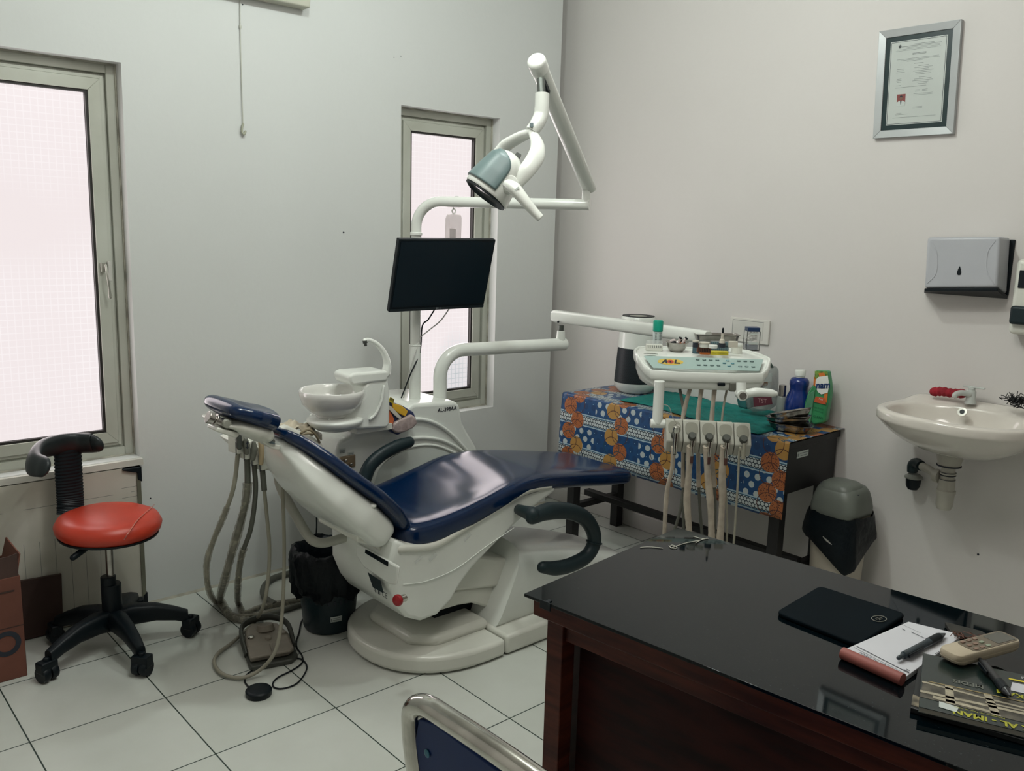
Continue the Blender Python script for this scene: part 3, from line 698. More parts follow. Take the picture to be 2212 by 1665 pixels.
# ------------------------------------------------------------------ tray arm (post, bend, horizontal arm, spring arm) and tray
t = thing('dental_light', tuple(a1), 'white dental lamp with grey cover on a tall jointed arm above the chair', 'lamp')
pA = A(896, 868, 1, -.45); zt = 1.645
E1 = CAM+( (A(1273, 447, 2, 1.7)-CAM).normalized()*3.48)
dirE = Vector((E1.x-pA.x, E1.y-pA.y, 0)).normalized()
top_ = Vector((pA.x, pA.y, zt))
LE = (Vector((E1.x, E1.y, zt))-top_).length
pth = [pA, Vector((pA.x, pA.y, zt-.115)), Vector((pA.x, pA.y, zt-.105))]
for k in range(1, 11):
    a = PI/2*k/10; pth.append(Vector((pA.x, pA.y, zt-.105))+dirE*(.105*(1-math.cos(a)))+Vector((0, 0, .105*math.sin(a))))
pth += [top_+dirE*(LE)]
m = MB(); m.tube([pA, Vector((pA.x, pA.y, 1.05))], .0245, 22); m.build('post', WHITE, t)
m = MB(); m.tube([Vector((pA.x, pA.y, 1.05))]+pth[1:], .0215, 22); m.build('light_post', WHITE, t, ang=50)
m = MB(); m.tube([Vector((pA.x, pA.y, 1.505)), Vector((pA.x, pA.y, 1.52))], .0255, 22); m.tube([Vector((pA.x, pA.y, 1.045)), Vector((pA.x, pA.y, 1.052))], .026, 22); m.build('post_ring', WHITE, t, bevel=.003)
m = MB(); ee = top_+dirE*(LE-.015); m.tube([ee, ee+Vector((0, 0, .055))], .016, 18); m.build('pivot_sleeve', WHITE, t, bevel=.002)
s0 = ee+Vector((0, 0, .075)); s1 = CAM+(A(1166, 150, 0, 0)-CAM).normalized()*2.97
q0 = CAM+(A(1270, 402, 0, 0)-CAM).normalized()*(s0-CAM).length
m = MB(); m.tube([ee+Vector((0, 0, .05)), q0+Vector((0, 0, -.01))], .013, 14); m.build('pivot_pin', GREYM, t)
m = MB(); dS = (s1-q0).normalized(); m.tube([q0-dS*.02, s1], .030, 24, flat=.75, up=(0, 0, 1)); sa_ = m.build('spring_arm', WHITE, t, bevel=.006, ang=50)
side = dS.cross(Vector((0, 0, 1))).normalized()
m = MB(); m.lathe([(0, 0), (.031, 0), (.031, .045), (.024, .052), (0, .053)], s1-dS*.004, dS, 26, sx=1, sy=1); m.build('arm_cap', WHITE, sa_, bevel=.004)
nS = side.cross(dS)
if nS.dot(CAM-s1) < 0: nS = -nS
sl = s1-dS*.055+Vector((0, 0, -.018))+nS*.0
m = MB(); m.obox(sl+(CAM-sl).normalized()*.022, (.060, .022, .012), dS, side); m.obox(q0+dS*.02+(CAM-q0).normalized()*.022, (.030, .020, .012), dS, side); m.build('arm_slot', BLACK, sa_)
# drop neck
n0 = CAM+(A(1170, 180, 0, 0)-CAM).normalized()*2.93
def C_(px, py, d): return CAM+(A(px, py, 0, 0)-CAM).normalized()*d
m = MB(); m.tube([C_(1168, 172, 2.93), C_(1170, 203, 2.90)], .013, 16); m.build('neck_pin', GREYM, t)
m = MB(); m.tube(spline([C_(1171, 202, 2.90), C_(1170, 232, 2.89), C_(1168, 250, 2.885), C_(1160, 268, 2.87), C_(1148, 284, 2.86)], 8), [.0225, .0225, .0235, .023, .021], 24); m.build('neck', WHITE, t, ang=50)
m = MB(); m.obox(C_(1148, 270, 2.84), (.012, .012, .006), CR, CU); m.build('neck_switch', SLATE2, t)
# yoke: closed loop
yk = [C_(1150, 284, 2.86), C_(1161, 312, 2.82), C_(1158, 338, 2.79), C_(1138, 368, 2.76), C_(1114, 396, 2.75), C_(1102, 408, 2.75)]
m = MB(); m.tube(spline(yk, 8), [.016, .024, .028, .026, .022, .018], 20, flat=.62, up=tuple(CU), rnd=True)
yk2 = [C_(1150, 286, 2.86), C_(1128, 294, 2.90), C_(1096, 312, 2.94), C_(1078, 330, 2.95)]
m.tube(spline(yk2, 8), [.018, .023, .026, .024], 18, flat=.7, up=tuple(CU), rnd=True); m.build('yoke', WHITE, t, ang=60)
# lamp head: lofted wedge, opening facing down left
hc_ = C_(1072, 388, 2.78)
ax_ = (-(CR*.58)-(CU*.80)+CF*(.03)).normalized()      # towards the opening
sd = (CR*.80-CU*.58-CF*.12); sd = (sd-ax_*sd.dot(ax_)).normalized()
dp_ = ax_.cross(sd)
def hring(k, a, b, o=(0, 0), n=32, ex=2.4):
    c = hc_+ax_*k+sd*o[0]+dp_*o[1]; out = []
    for i in range(n):
        u = 2*PI*i/n; ca, sa = math.cos(u), math.sin(u)
        out.append(c+sd*a*math.copysign(abs(ca)**(2/ex), ca)+dp_*b*math.copysign(abs(sa)**(2/ex), sa))
    return out
m = MB(); m.rings([hring(-.095, .012, .016), hring(-.088, .035, .042), hring(-.06, .056, .066), hring(-.01, .066, .080), hring(.03, .072, .088), hring(.052, .075, .092), hring(.058, .073, .090), hring(.056, .066, .083), hring(.03, .058, .075), hring(.0, .03, .05)])
head = m.build('lamp_head', WHITE, t, ang=50, sub=1)
fcam = (-CF-ax_*(-CF).dot(ax_)).normalized(); cdir = (fcam*.62-sd*.78).normalized()
ph0 = math.atan2(cdir.dot(dp_), cdir.dot(sd))
def coverpt(u, v, k_=1.035):
    kk = -.078+.118*u; fa = [(-.095, .012, .016), (-.088, .035, .042), (-.06, .056, .066), (-.01, .066, .080), (.03, .072, .088), (.052, .075, .092)]
    for (k0, a0, b0), (k1, a1, b1) in zip(fa, fa[1:]):
        if k0 <= kk <= k1: q = (kk-k0)/(k1-k0); a = a0+(a1-a0)*q; b = b0+(b1-b0)*q
    half = 1.4*math.sqrt(max(0, 1-(max(0, .42-u)/.46)**2)) if u < .42 else 1.4-.10*(u-.42)
    ang = ph0+half*(2*v-1); ca, sa = math.cos(ang), math.sin(ang)
    return hc_+ax_*kk+sd*a*k_*math.copysign(abs(ca)**(2/2.4), ca)+dp_*b*k_*math.copysign(abs(sa)**(2/2.4), sa)
m = MB(); m.grid(lambda u, v: coverpt(u, v), 24, 24); m.build('top_cover', mat('lamp_cover_grey', (.13, .19, .19), .4), t, ang=60, solid=.005)
m = MB(); m.rings([hring(.050, .067, .084), hring(.060, .070, .087), hring(.063, .064, .081), hring(.052, .058, .075)], closed=False); m.build('lens_rim', SLATE, t)
m = MB(); m.rings([hring(.053, .058, .075), hring(.054, .057, .074)]); m.build('lens', mat('lamp_reflector', (.55, .56, .54), .12, metal=.8), t)
m = MB(); m.lathe([(0, 0), (.026, 0), (.03, .02), (.028, .034), (0, .036)], C_(1093, 402, 2.74), (-CF*.9+CR*.5).normalized(), 24); m.build('tilt_hub', WHITE, t, bevel=.004)
m = MB(); m.tube(spline([C_(1097, 398, 2.68), C_(1112, 408, 2.66), C_(1135, 435, 2.65), C_(1152, 455, 2.65), C_(1168, 472, 2.65)]), [.024, .027, .022, .019, .017], 20, flat=.7, up=tuple(CU), rnd=False); hd = m.build('handle', WHITE, t, bevel=.004, ang=50)
m = MB(); m.obox(C_(1117, 408, 2.635), (.014, .006, .004), (CR+CU*.8), (CU-CR*.8)); m.build('handle_emblem', WSTICK, hd)
m = MB(); m.obox(C_(1119, 336, 2.80), (.016, .012, .02), CR+CU*-.6, CU+CR*.6); m.build('focus_knob', GREYM, t)
# small wire loop and bottle hanging from the light post
HP = -.52
bt_ = A(985, 462, 1, HP)
sb = thing('saline_bottle', tuple(bt_), 'translucent plastic bottle hanging from the lamp post behind the monitor', 'bottle')
m = MB(); m.M = Matrix.Translation((0, 0, 0)); w_ = .026
m.prism([Vector((bt_.x+a, bt_.y, bt_.z+b)) for a, b in ((-.010, 0), (-.024, -.004), (-.030, -.020), (-.033, -.125), (-.028, -.132), (.028, -.132), (.031, -.125), (.033, -.015), (.028, -.003), (.012, 0))], (0, .035, 0))
m.build('bottle_body', mat('milky_plastic', (.85, .76, .75), .3, alpha=.45, var=.03), sb, bevel=.008)
m = MB(); m.prism([Vector((bt_.x+a, bt_.y-.001, bt_.z+b)) for a, b in ((-.031, -.060), (.0, -.062), (.0, -.10), (.030, -.105), (.029, -.129), (-.029, -.129))], (0, .003, 0)); m.build('bottle_label', mat('bottle_label', (.62, .56, .56), .5), sb)
m = MB(); m.tube(spline([bt_+Vector((0, .015, 0)), bt_+Vector((-.009, .015, .012)), bt_+Vector((0, .015, .022)), bt_+Vector((.009, .015, .012))], 6, True), .003, 8, closed=True); m.build('hanger_ring', mat('milky_ring', (.6, .6, .57), .4), sb)
m = MB(); q = A(985, 428, 1, HP); m.tube(spline([bt_+Vector((0, .015, .02)), A(977, 440, 1, HP-.02), A(977, 428, 1, HP), A(987, 424, 1, HP+.03), A(996, 430, 1, HP+.02), A(995, 445, 1, HP)]), .0018, 6, rnd=True); m.build('hanger_wire', mat('wire_white', (.6, .61, .57), .5), sb)

# ------------------------------------------------------------------ monitor
mc = Vector((-1.29, -.591, 1.35)); X = Vector((.997, -.072, .010)).normalized(); Y_ = Vector((-.029, -.274, .961)); Y_ = (Y_-X*Y_.dot(X)).normalized(); N = X.cross(Y_)
t = thing('monitor', tuple(mc), 'black flat monitor mounted on the lamp post in front of the narrow window', 'monitor')
m = MB(); m.obox(mc-N*.012, (.462, .302, .022), X, Y_); m.build('bezel', BLACK, t, bevel=.003)
m = MB(); m.obox(mc+Y_*.006, (.444, .272, .002), X, Y_); m.build('screen', mat('dark_screen', (.0015, .008, .014), .28, var=0, spec=.3), t)
m = MB(); m.obox(mc-Y_*.144-N*.004, (.456, .010, .012), X, Y_); m.build('bottom_strip', mat('strip_dark', (.008, .014, .018), .3), t)
text('LG', .013, mc-Y_*.1425+N*.002+X*.005, X, Y_, mat('logo_grey', (.16, .18, .19), .4), t, name='logo')
m = MB(); pc = circle(mc-Y_*.1425+N*.0022-X*.010, X, Y_, .0048, 18); m.add(pc, [tuple(range(18))]); m.build('logo_disc', MATS['logo_grey'], t, smooth=False)
m = MB(); m.obox(mc-N*.045, (.11, .11, .05), X, Y_); m.tube([mc-N*.06, Vector((pA.x, pA.y, mc.z))], .02, 12); m.build('mount', BLACK, t, bevel=.004)
m = MB(); YW = -.47
m.tube(spline([A(939, 668, 1, -.53), A(925, 690, 1, -.49), A(912, 705, 1, YW), A(907, 760, 1, YW), A(885, 812, 1, YW), A(866, 862, 1, -.42), A(852, 900, 1, -.42)]), .0030, 6); m.build('cable', BLACK, t)
m = MB(); m.tube(spline([A(972, 664, 1, -.53), A(952, 692, 1, -.50), A(928, 712, 1, YW), A(908, 728, 1, YW)]), .0028, 6)
m.tube(spline([A(908, 728, 1, YW), A(888, 790, 1, YW), A(870, 866, 1, -.41)]), .0028, 6); m.build('cable', mat('wire_white', (.6, .61, .57), .5), t)
# ------------------------------------------------------------------ instrument tray on its jointed arm
def DP(px, py, t): return CAM + (CR*((px-IW/2)/FPX) - CU*((py-IH/2)/FPX) + CF)*t
TO = DP(1520, 772, 3.15); TZ = TO.z
TX = Vector((CR.x, CR.y, 0)).normalized(); TX = (Matrix.Rotation(math.radians(-1.0), 3, 'Z') @ TX); TY = Vector((-TX.y, TX.x, 0)); TZV = Vector((0, 0, 1))
def TL(x, y, z): return TO + TX*x + TY*y + TZV*z
def ON(px, py, h=0): return A(px, py, 2, TZ+h-.0038)
t = thing('instrument_tray', tuple(TO), 'white dentist instrument tray with control panel and hanging hose holder', 'instrument tray')
oc = [(-.200, -.072), (-.10, -.078), (.10, -.078), (.200, -.072), (.222, -.050), (.240, -.012), (.243, 0), (.246, .04), (.240, .12), (.215, .22), (.17, .25), (-.17, .25), (-.215, .22), (-.240, .12), (-.246, .04), (-.243, 0), (-.240, -.012), (-.222, -.050)]
def zs(y): return 0 if y >= 0 else y*.62
def oring(k, dz, flat=0): return [TL(x*k, (y-.09)*k+.09, zs(y)*(1-flat)+dz-flat*.05) for x, y in oc]
m = MB(); n = len(oc)
R = [oring(.5, -.004), oring(.955, -.004), oring(.962, .004), oring(.985, .006), oring(1.0, .0), oring(1.0, -.022), oring(.985, -.030), oring(.96, -.030), oring(.955, -.033), oring(.95, -.045, .35), oring(.90, -.058, .7)]
vs = [p for r in R for p in r]; fs = []
for k in range(len(R)-1):
    for i in range(n): fs.append((k*n+i, k*n+(i+1) % n, (k+1)*n+(i+1) % n, (k+1)*n+i))
fs.append(tuple(range(n-1, -1, -1))); fs.append(tuple((len(R)-1)*n+i for i in range(n)))
# centre cap split along the fold
m.add(vs, fs); m.build('tray_body', WHITE, t, bevel=.003, seg=2, ang=50)
PS = (TY+Vector((0, 0, .62))).normalized()   # up along the sloping panel
def PN(x, y, l=.006): return TL(x, y, y*.62+l)
PANEL = mat('panel_film', (.33, .44, .41), .35, var=.03)
m = MB(); pv = [PN(-.218, -.010), PN(.213, -.010), PN(.186, -.066), PN(-.190, -.066)]
m.prism(pv, TX.cross(PS)*.002); panel = m.build('control_panel', PANEL, t, bevel=.001, seg=2)
LG_ = PN(-.125, -.037, .0092)
m = MB(); e = circle(LG_, TX, PS, .046, 32, ry=.017); m.add(e, [tuple(range(32))]); m.build('logo_oval', mat('logo_yellow', (.55, .40, .07), .4, var=.03), panel, smooth=False)
m = MB(); e = circle(LG_+TX.cross(PS)*.0004, TX, PS, .0115, 24, ry=.0105); m.add(e, [tuple(range(24))]); m.build('logo_disc', mat('logo_red', (.42, .05, .03), .4), panel, smooth=False)
m = MB(); c = LG_+TX.cross(PS)*.0006
def P2(a, b, s=1): return c+TX*a+PS*b
for poly in ([(-.036, -.011), (-.030, -.011), (-.019, -.001), (-.018, -.010), (-.011, -.010), (-.013, .011), (-.019, .011)], [(.012, -.010), (.034, -.010), (.032, -.004), (.020, -.004), (.024, .011), (.017, .011)], [(-.004, .004), (.004, .004), (.001, 0), (.003, -.005), (-.003, -.005)]):
    m.add([P2(a, b) for a, b in poly], [tuple(range(len(poly)))])
m.build('logo_letters', INK, panel, smooth=False)
BTN = mat('button_outline', (.075, .12, .12), .4); BTN2 = mat('button_blue', (.06, .22, .28), .4)
def btn(x, y, w=.0135, h=.0058, mm=BTN):
    m = MB(); c = PN(x, y, .0096)
    m.prism([c+TX*a+PS*b for a, b in rrect(w, h, h*.45, 3)], TX.cross(PS)*.0012)
    m.prism([c+TX.cross(PS)*.0012+TX*a+PS*b for a, b in rrect(w*.6, h*.4, h*.15, 2)], TX.cross(PS)*.0005, 1); m.build('button', [mm, PANEL], panel, smooth=False)
for k in range(4):
    for y in (-.024, -.049): btn(.012-.038+.0235*k+.0, y)
for dx, dy in ((-.0165, 0), (.0165, 0), (0, .013), (0, -.013)): btn(.082+dx*.9, -.037+dy*.95, .012, .006, BTN2)
for k in range(3):
    for y in (-.025, -.050): btn(.121+.0235*k, y)
m = MB(); c = TL(-.186, .010, .005); m.prism([c+TX*a+TY*b for a, b in ((-.03, 0), (.022, 0), (.012, .028), (-.016, .028))], (0, 0, .001)); m.build('corner_badge', mat('badge_grey', (.26, .28, .24), .4), t)
text('LUNA', .012, TL(-.188, .014, .0065), TX, TY, INK, t, name='badge_lettering')
# arm: post, bend, horizontal arm
zt2 = A(1010, 757, 1, -.50).z
pB = A(950, 862, 1, -.45)
E2 = A(1222, 743, 2, zt2); d2 = Vector((E2.x-pB.x, E2.y-pB.y, 0)); L2 = d2.length; d2.normalize()
rb = .115
pth = [pB, Vector((pB.x, pB.y, zt2-rb))]
for k in range(1, 12):
    a = PI/2*k/12; pth.append(Vector((pB.x, pB.y, zt2-rb))+d2*(rb*(1-math.cos(a)))+Vector((0, 0, rb*math.sin(a))))
pth += [Vector((pB.x, pB.y, zt2))+d2*rb, Vector((pB.x, pB.y, zt2))+d2*L2*.99]
m = MB(); m.tube(pth, .0295, 26, rnd=False); m.tube(pth[-1:]+[pth[-1]+d2*.012], [.0295, .020], 26); m.build('swing_arm', WHITE, t, ang=50)
ee = Vector((E2.x, E2.y, zt2))-d2*.03
m = MB(); m.tube([ee, ee+Vector((0, 0, .065))], [.024, .019], 20); m.build('pivot_sleeve', WHITE, t, bevel=.002)
m = MB(); m.tube([ee+Vector((0, 0, .06)), ee+Vector((0, 0, .09))], .013, 14); m.build('pivot_pin', GREYM, t)
hS = (ee-CAM).dot(CF)
q0 = DP(1206, 683, hS); q1 = DP(1530, 729, 3.46)
dS = (q1-q0).normalized(); q0 = q0-dS*.03
sdv = dS.cross(Vector((0, 0, 1))).normalized(); up_ = sdv.cross(dS)
m = MB(); m.rings([[c+sdv*(.024*math.copysign(abs(math.cos(u))**.55, math.cos(u)))+up_*(.029*k*math.copysign(abs(math.sin(u))**.6, math.sin(u))) for u in [2*PI*i/20 for i in range(20)]] for c, k in ((q0, .85), (q0+dS*.012, 1), (q1, .92))])
sa_ = m.build('spring_arm', WHITE, t, bevel=.003, ang=50)
m = MB()
for px in (1205, 1214): m.lathe([(0, 0), (.005, 0), (.005, .004), (0, .004)], DP(px, 696, hS)-CF*.030, -CF, 12)
m.build('arm_screw', BLACK, sa_)
m = MB(); m.tube([q1+dS*-.035+Vector((0, 0, -.02)), Vector((q1.x, q1.y, TZ-.03))-dS*.06-TY*.03], .012, 14); m.build('tray_pivot', WHITE2, t)
# vertical bracket to the hose holder
TH = 3.05
m = MB(); v0 = DP(1425, 822, TH); v1 = DP(1420, 918, TH); v1.x = v0.x; v1.y = v0.y
m.tube([v0, v1], .0185, 20); m.tube([v1-TX*.024, v1+TX*.045], .0165, 20); m.build('holder_bracket', WHITE, t, bevel=.003)
HB = mat('holder_plastic', (.44, .44, .38), .4, var=.04); HI = mat('holder_recess', (.26, .26, .21), .5); HD = mat('holder_plug', (.06, .065, .055), .5)
h0 = DP(1437, 937, TH)
HY = (TY*.80+Vector((0, 0, .60))).normalized()    # slanted front face, up direction
HN = TX.cross(HY)
Wd = .0595
INS = []
for k in range(5):
    c = h0+TX*(Wd*(k+.5))+Vector((0, 0, -.0018*k))
    m = MB()
    sec = [(.006, .052), (.030, .050), (.034, -.050), (-.012, -.062), (-.030, -.018), (-.026, -.008)]   # (depth, height)
    m.prism([c-TX*(Wd/2-.0012)+TY*a+TZV*b for a, b in sec], TX*(Wd-.0024))
    hb = m.build('holder_block', HB, t, bevel=.0035, seg=3)
    fn_ = (TY*.060+TZV*.022).normalized(); nf = TX.cross(fn_)
    fc = c+TY*0+TZV*.041
    f_ = lambda a, b, l=.001: c+TY*-.030+TZV*.030+TX*a+fn_*(b)+nf*l
    # recess drawn on the upper slanted face and front face
    fu = (TY*.032+TZV*.060).normalized(); nf = TX.cross(fu); fc = c+TY*-.010+TZV*.022
    m = MB(); m.prism([fc+TX*a+fu*(b+.0035)+nf*.0008 for a, b in rrect(.044, .046, .017, 6)], nf*.0012); m.build('recess', HI, hb)
    m = MB(); m.lathe([(0, 0), (.014, 0), (.014, .010), (.011, .014), (0, .014)], c+TY*-.022+TZV*.000, (-TY*.8+TZV*.6), 22); m.build('plug', HD, hb)
    INS.append(c+TY*-.042+TZV*-.014)
HOSE = [([(1455, 965), (1452, 1010), (1441, 1060), (1436, 1130), (1433, 1200)], .0095, FILM), ([(1491, 965), (1488, 1020), (1484, 1080), (1488, 1140), (1490, 1200)], .0145, FILM), ([(1526, 965), (1529, 1030), (1535, 1090), (1537, 1150), (1538, 1200)], .0150, FILM),
        ([(1563, 965), (1560, 1020), (1560, 1080), (1556, 1150), (1550, 1210)], .0150, FILM), ([(1598, 968), (1594, 1040), (1590, 1100), (1586, 1160), (1583, 1200)], .0048, RUBBERL)]
BACK = [(1466, 1478, 1470), (1494, 1476, 1476), (1517, 1508, 1512), (1545, 1538, 1545), (1573, 1560, 1570)]
for k in range(5):
    tip = INS[k]
    m = MB()
    if k == 0:
        m.tube([tip+TZV*.050, tip-TZV*.045], [.010, .0075], 14); m.lathe([(0, 0), (.013, 0), (.014, .012), (.010, .022), (0, .024)], tip+TZV*.036, (-TY*.5+TZV*.8), 18)
        m.tube(spline([tip+TZV*.06, tip+TZV*.085-TX*.015, tip+TZV*.120-TX*.030, tip+TZV*.128-TX*.052]), .0016, 6)
    elif k == 4: m.tube([tip+TZV*.005, tip-TZV*.050], [.0055, .0075], 14)
    else: m.tube([tip+TZV*.006, tip-TZV*.016], .0085, 14); m.tube([tip-TZV*.016, tip-TZV*.052], .0055, 12)
    hp = m.build('handpiece', CHROME if k < 4 else RUBBERL, t)
    if 0 < k < 4:
        m = MB(); m.tube([tip-TZV*.050, tip-TZV*.075], .0060, 12); m.build('coupling', mat('coupling_brown', (.07, .028, .022), .4), hp)
    pts, r, mm = HOSE[k]
    P = [tip-TZV*.05]+[DP(px, py, 3.02+.02*i) for i, (px, py) in enumerate(pts)]
    b_ = BACK[k]
    low = P[-1].copy(); low2 = low+TY*.07; low.z = .32; low2.z = .32
    P2_ = P+[low, (low+low2)/2+Vector((0, 0, -.06)), low2]+[DP(b_[2], 1100, 3.14), DP(b_[1], 980, 3.12), DP(b_[1], 900, 3.13), DP(b_[0], 826, 3.14)]
    sp = spline(P2_, 8)
    m = MB(); m.tube(sp, .0055 if k < 4 else .004, 10); hs = m.build('hose', RUBBER if k < 4 else RUBBERL, t)
    if k < 4:
        i1 = 8*len(P)-20
        m = MB(); pp = sp[7:8*(len(P)+1)]; m.tube(pp, [r*(1+.05*math.sin(i*2.9+k)+.09*math.sin(i*.41+k)) for i in range(len(pp))], 14, flat=.7, up=(0, 1, 0)); m.build('film_sleeve', FILM, hs)
        if k != 0:
            m = MB(); pp = sp[-22:-1]; m.tube(pp, [r*.72*(1+.08*math.sin(i*.9+k)) for i in range(len(pp))], 12, flat=.6, up=(0, 1, 0)); m.build('film_sleeve', FILM, hs)
# handle below the tray and small boxes under it
m = MB(); hq = DP(1601, 826, 3.0); hb_ = DP(1601, 852, 3.0); m.tube([hq, hb_], .017, 18); m.tube([hb_-TY*.024, hb_+TY*.02], .018, 22)
m.tube(spline([hb_+TX*.01, DP(1632, 847, 2.98), DP(1665, 849, 2.98), DP(1674, 850, 2.98)]), [.0145, .0160, .0135, .010], 18, rnd=True); hn = m.build('tray_handle', WHITE, t, ang=50)
m = MB(); m.lathe([(0, 0), (.0125, 0), (.0125, .003), (.009, .003), (.009, .001), (0, .001)], hb_-TY*.024, -TY, 24); m.build('handle_bolt', CHROME, hn)
m = MB(); m.obox(DP(1583, 835, 3.1), (.028, .03, .032), TX, TY); m.build('underside_box', mat('box_grey', (.12, .12, .10), .5), t, bevel=.004)
m = MB(); m.obox(DP(1557, 829, 3.1), (.026, .03, .012), TX, TY); m.build('underside_clip', BLACK, t, bevel=.003)

# ---- things on the tray
def upright(px, py, h=0): return ON(px, py, h)
b0 = ON(1419, 747, .0)
t = thing('spray_can', tuple(b0), 'small pale spray can with a teal green cap standing on the instrument tray', 'spray can')
R_ = .0185; 
m = MB(); m.lathe([(0, 0), (R_, 0), (R_, .062), (R_*.93, .066), (0, .066)], b0, (0, 0, 1), 28); m.build('can', mat('can_pale', (.48, .56, .54), .4), t)
m = MB(); m.lathe([(R_*1.0, .058), (R_*1.10, .060), (R_*1.10, .098), (R_*.98, .102), (R_*.8, .100), (0, .100)], b0, (0, 0, 1), 28); m.build('cap', TEALC, t)
m = MB()
for k in range(7):
    for s_, w in ((-.008, .008), (.007, .012)): m.obox(b0+TX*s_-TY*(R_*.93)+TZV*(.016+k*.006), (w, .002, .0016), TX, TY)
m.build('can_print', INKL, t)
b0 = ON(1413, 757, 0)
t = thing('bur_rack', tuple(b0), 'white bur stand with a row of dark pins in front of the spray can', 'rack')
m = MB(); m.obox(b0+TZV*.012+TX*-.001, (.062, .028, .024), TX, TY); m.build('block', WHITE2, t, bevel=.002)
m = MB()
for k in range(7): m.tube([b0+TX*(-.025+.008*k)-TY*.0148+TZV*.012, b0+TX*(-.026+.008*k)-TY*.0148+TZV*.022], .0009, 6)
m.build('pins', INK, t)
m = MB(); m.obox(b0+TZV*.030+TY*.006, (.062, .014, .016), TX, TY); m.build('lid', CLEAR, t, bevel=.001)
def bowl(name, c, r, h, label, sx=1, grp=None):
    t = thing(name, tuple(c), label, 'bowl', grp)
    m = MB(); m.lathe([(0, 0), (r*.52, 0), (r*.72, h*.25), (r*.9, h*.62), (r*.97, h*.92), (r*1.06, h), (r*1.05, h*1.04), (r*.94, h*.96), (r*.86, h*.62), (r*.66, h*.30), (0, h*.10)], c, (0, 0, 1), 36, sx=sx, X=TX); m.build('bowl', STEEL, t, ang=60)
    return t
c = ON(1461, 759, 0)
t = bowl('kidney_bowl', c, .043, .036, 'small round steel bowl of mixed caps and rolls on the instrument tray', 1.0)
PINKW = mat('pinkish_white', (.62, .54, .52), .5)
for k, (dx, dy, dz, r, mm, lab) in enumerate(((-.014, .008, .036, .013, PINKW, 'white cotton ball at the back of the small steel bowl'), (-.014, -.010, .032, .012, BLACK, 'black round cap at the left of the small steel bowl'), (.022, .004, .034, .012, BLACK, 'black cap at the right of the small steel bowl'))):
    m = MB(); m.lathe([(0, -r), (r*.8, -r*.6), (r, 0), (r*.8, r*.6), (0, r*.8)], c+TX*dx+TY*dy+TZV*dz, (.3*(k-1), .4, 1), 18); tag(m.build(['cotton_ball', 'bottle_cap', 'bottle_cap'][k], mm), lab, ['cotton', 'cap', 'cap'][k])
for k, (dx, dz, s_) in enumerate(((.003, .030, .4), (.018, .033, .9))):
    t2 = thing('brush_tip', tuple(c+TX*dx+TZV*dz), ['left one of two orange and white brush tips in the small steel bowl', 'right one of two orange and white brush tips in the small steel bowl'][k], 'brush', 'brush tips in the steel bowl')
    d_ = (TX*s_*.6+TZV*.7-TY*.1).normalized(); q = c+TX*dx+TZV*dz-TY*.008
    m = MB(); m.tube([q, q+d_*.022], .0055, 10); m.build('shaft', PINKW, t2)
    m = MB(); m.obox(q-TZV*.002, (.022, .010, .008), TX, TY); m.build('base', ORANGE, t2, bevel=.001)
    m = MB(); m.tube([q+d_*.022, q+d_*.028], .0065, 10); m.build('tip', BLACK, t2)
# steel instrument box with things in it
c = ON(1546, 750, 0)
t = thing('steel_tray', tuple(c), 'oblong steel dish raised behind the small boxes on the instrument tray', 'dish')
m = MB(); w_, d_ = .172, .075
rr = lambda w, d, z: [c+TX*a+TY*b+TZV*z for a, b in rrect(w, d, .014, 4)]
m.rings([rr(w_*.94, d_*.9, .030), rr(w_*.97, d_*.95, .046), rr(w_, d_, .051), rr(w_*1.03, d_*1.06, .052), rr(w_*1.03, d_*1.06, .055), rr(w_*.98, d_*.97, .053), rr(w_*.93, d_*.9, .034)])
m.build('dish', STEEL, t, bevel=.0008, seg=2)
m = MB(); m.obox(c+TZV*.0148, (.155, .055, .0296), TX, TY); m.build('stand', CLEAR, t)
def small(name, px, py, w, d, h, mm, lab, cat, round_=True, lift=0, lid=None, dy=0, grp=None):
    w *= 1.62; d *= 1.62; h *= 1.62; lift = .034 if lift else 0
    q = ON(px, py, lift)+TY*dy
    if lid:
        tt = thing(name, tuple(q), lab, cat, grp)
        m = MB(); m.lathe([(0, 0), (w/2, 0), (w/2, h*.72), (0, h*.72)], q, (0, 0, 1), 24) if round_ else m.obox(q+TZV*h*.36, (w, d, h*.72), TX, TY); m.build('body', mm, tt, bevel=.001)
        m = MB(); m.lathe([(0, h*.72), (w*.54, h*.72), (w*.54, h*.96), (w*.48, h), (0, h)], q, (0, 0, 1), 24) if round_ else m.obox(q+TZV*h*.86, (w*1.02, d*1.02, h*.28), TX, TY); m.build('lid', lid, tt, bevel=.001)
        return tt
    m = MB(); m.lathe([(0, 0), (w/2, 0), (w/2, h*.92), (w*.44, h), (0, h)], q, (0, 0, 1), 24) if round_ else m.obox(q+TZV*h/2, (w, d, h), TX, TY)
    return tag(m.build(name, mm, bevel=.0015), lab, cat, grp)
GB = mat('blue_grey', (.05, .09, .10), .35); BR = mat('reddish_brown', (.20, .07, .04), .5)
small('glass_jar', 1504, 763, .019, 0, .019, mat('blue_glass', (.05, .11, .14), .15, alpha=.85), 'small dark blue glass jar at the left front of the steel dish', 'jar')
small('orange_box', 1522, 765, .022, .012, .008, ORANGE, 'small flat orange box between the blue jar and the yellow box', 'box', False)
q = ON(1553, 766, 0); tt = thing('yellow_box', tuple(q), 'yellow flat box with faint lettering in front of the steel dish', 'box')
m = MB(); m.obox(q+TZV*.007, (.066, .022, .014), TX, TY); m.build('carton', YELLOW, tt, bevel=.001); text('Clear Impression', .0085, q-TY*.0112+TZV*.007, TX, TZV, mat('ink_yellow', (.30, .30, .03), .5), tt)
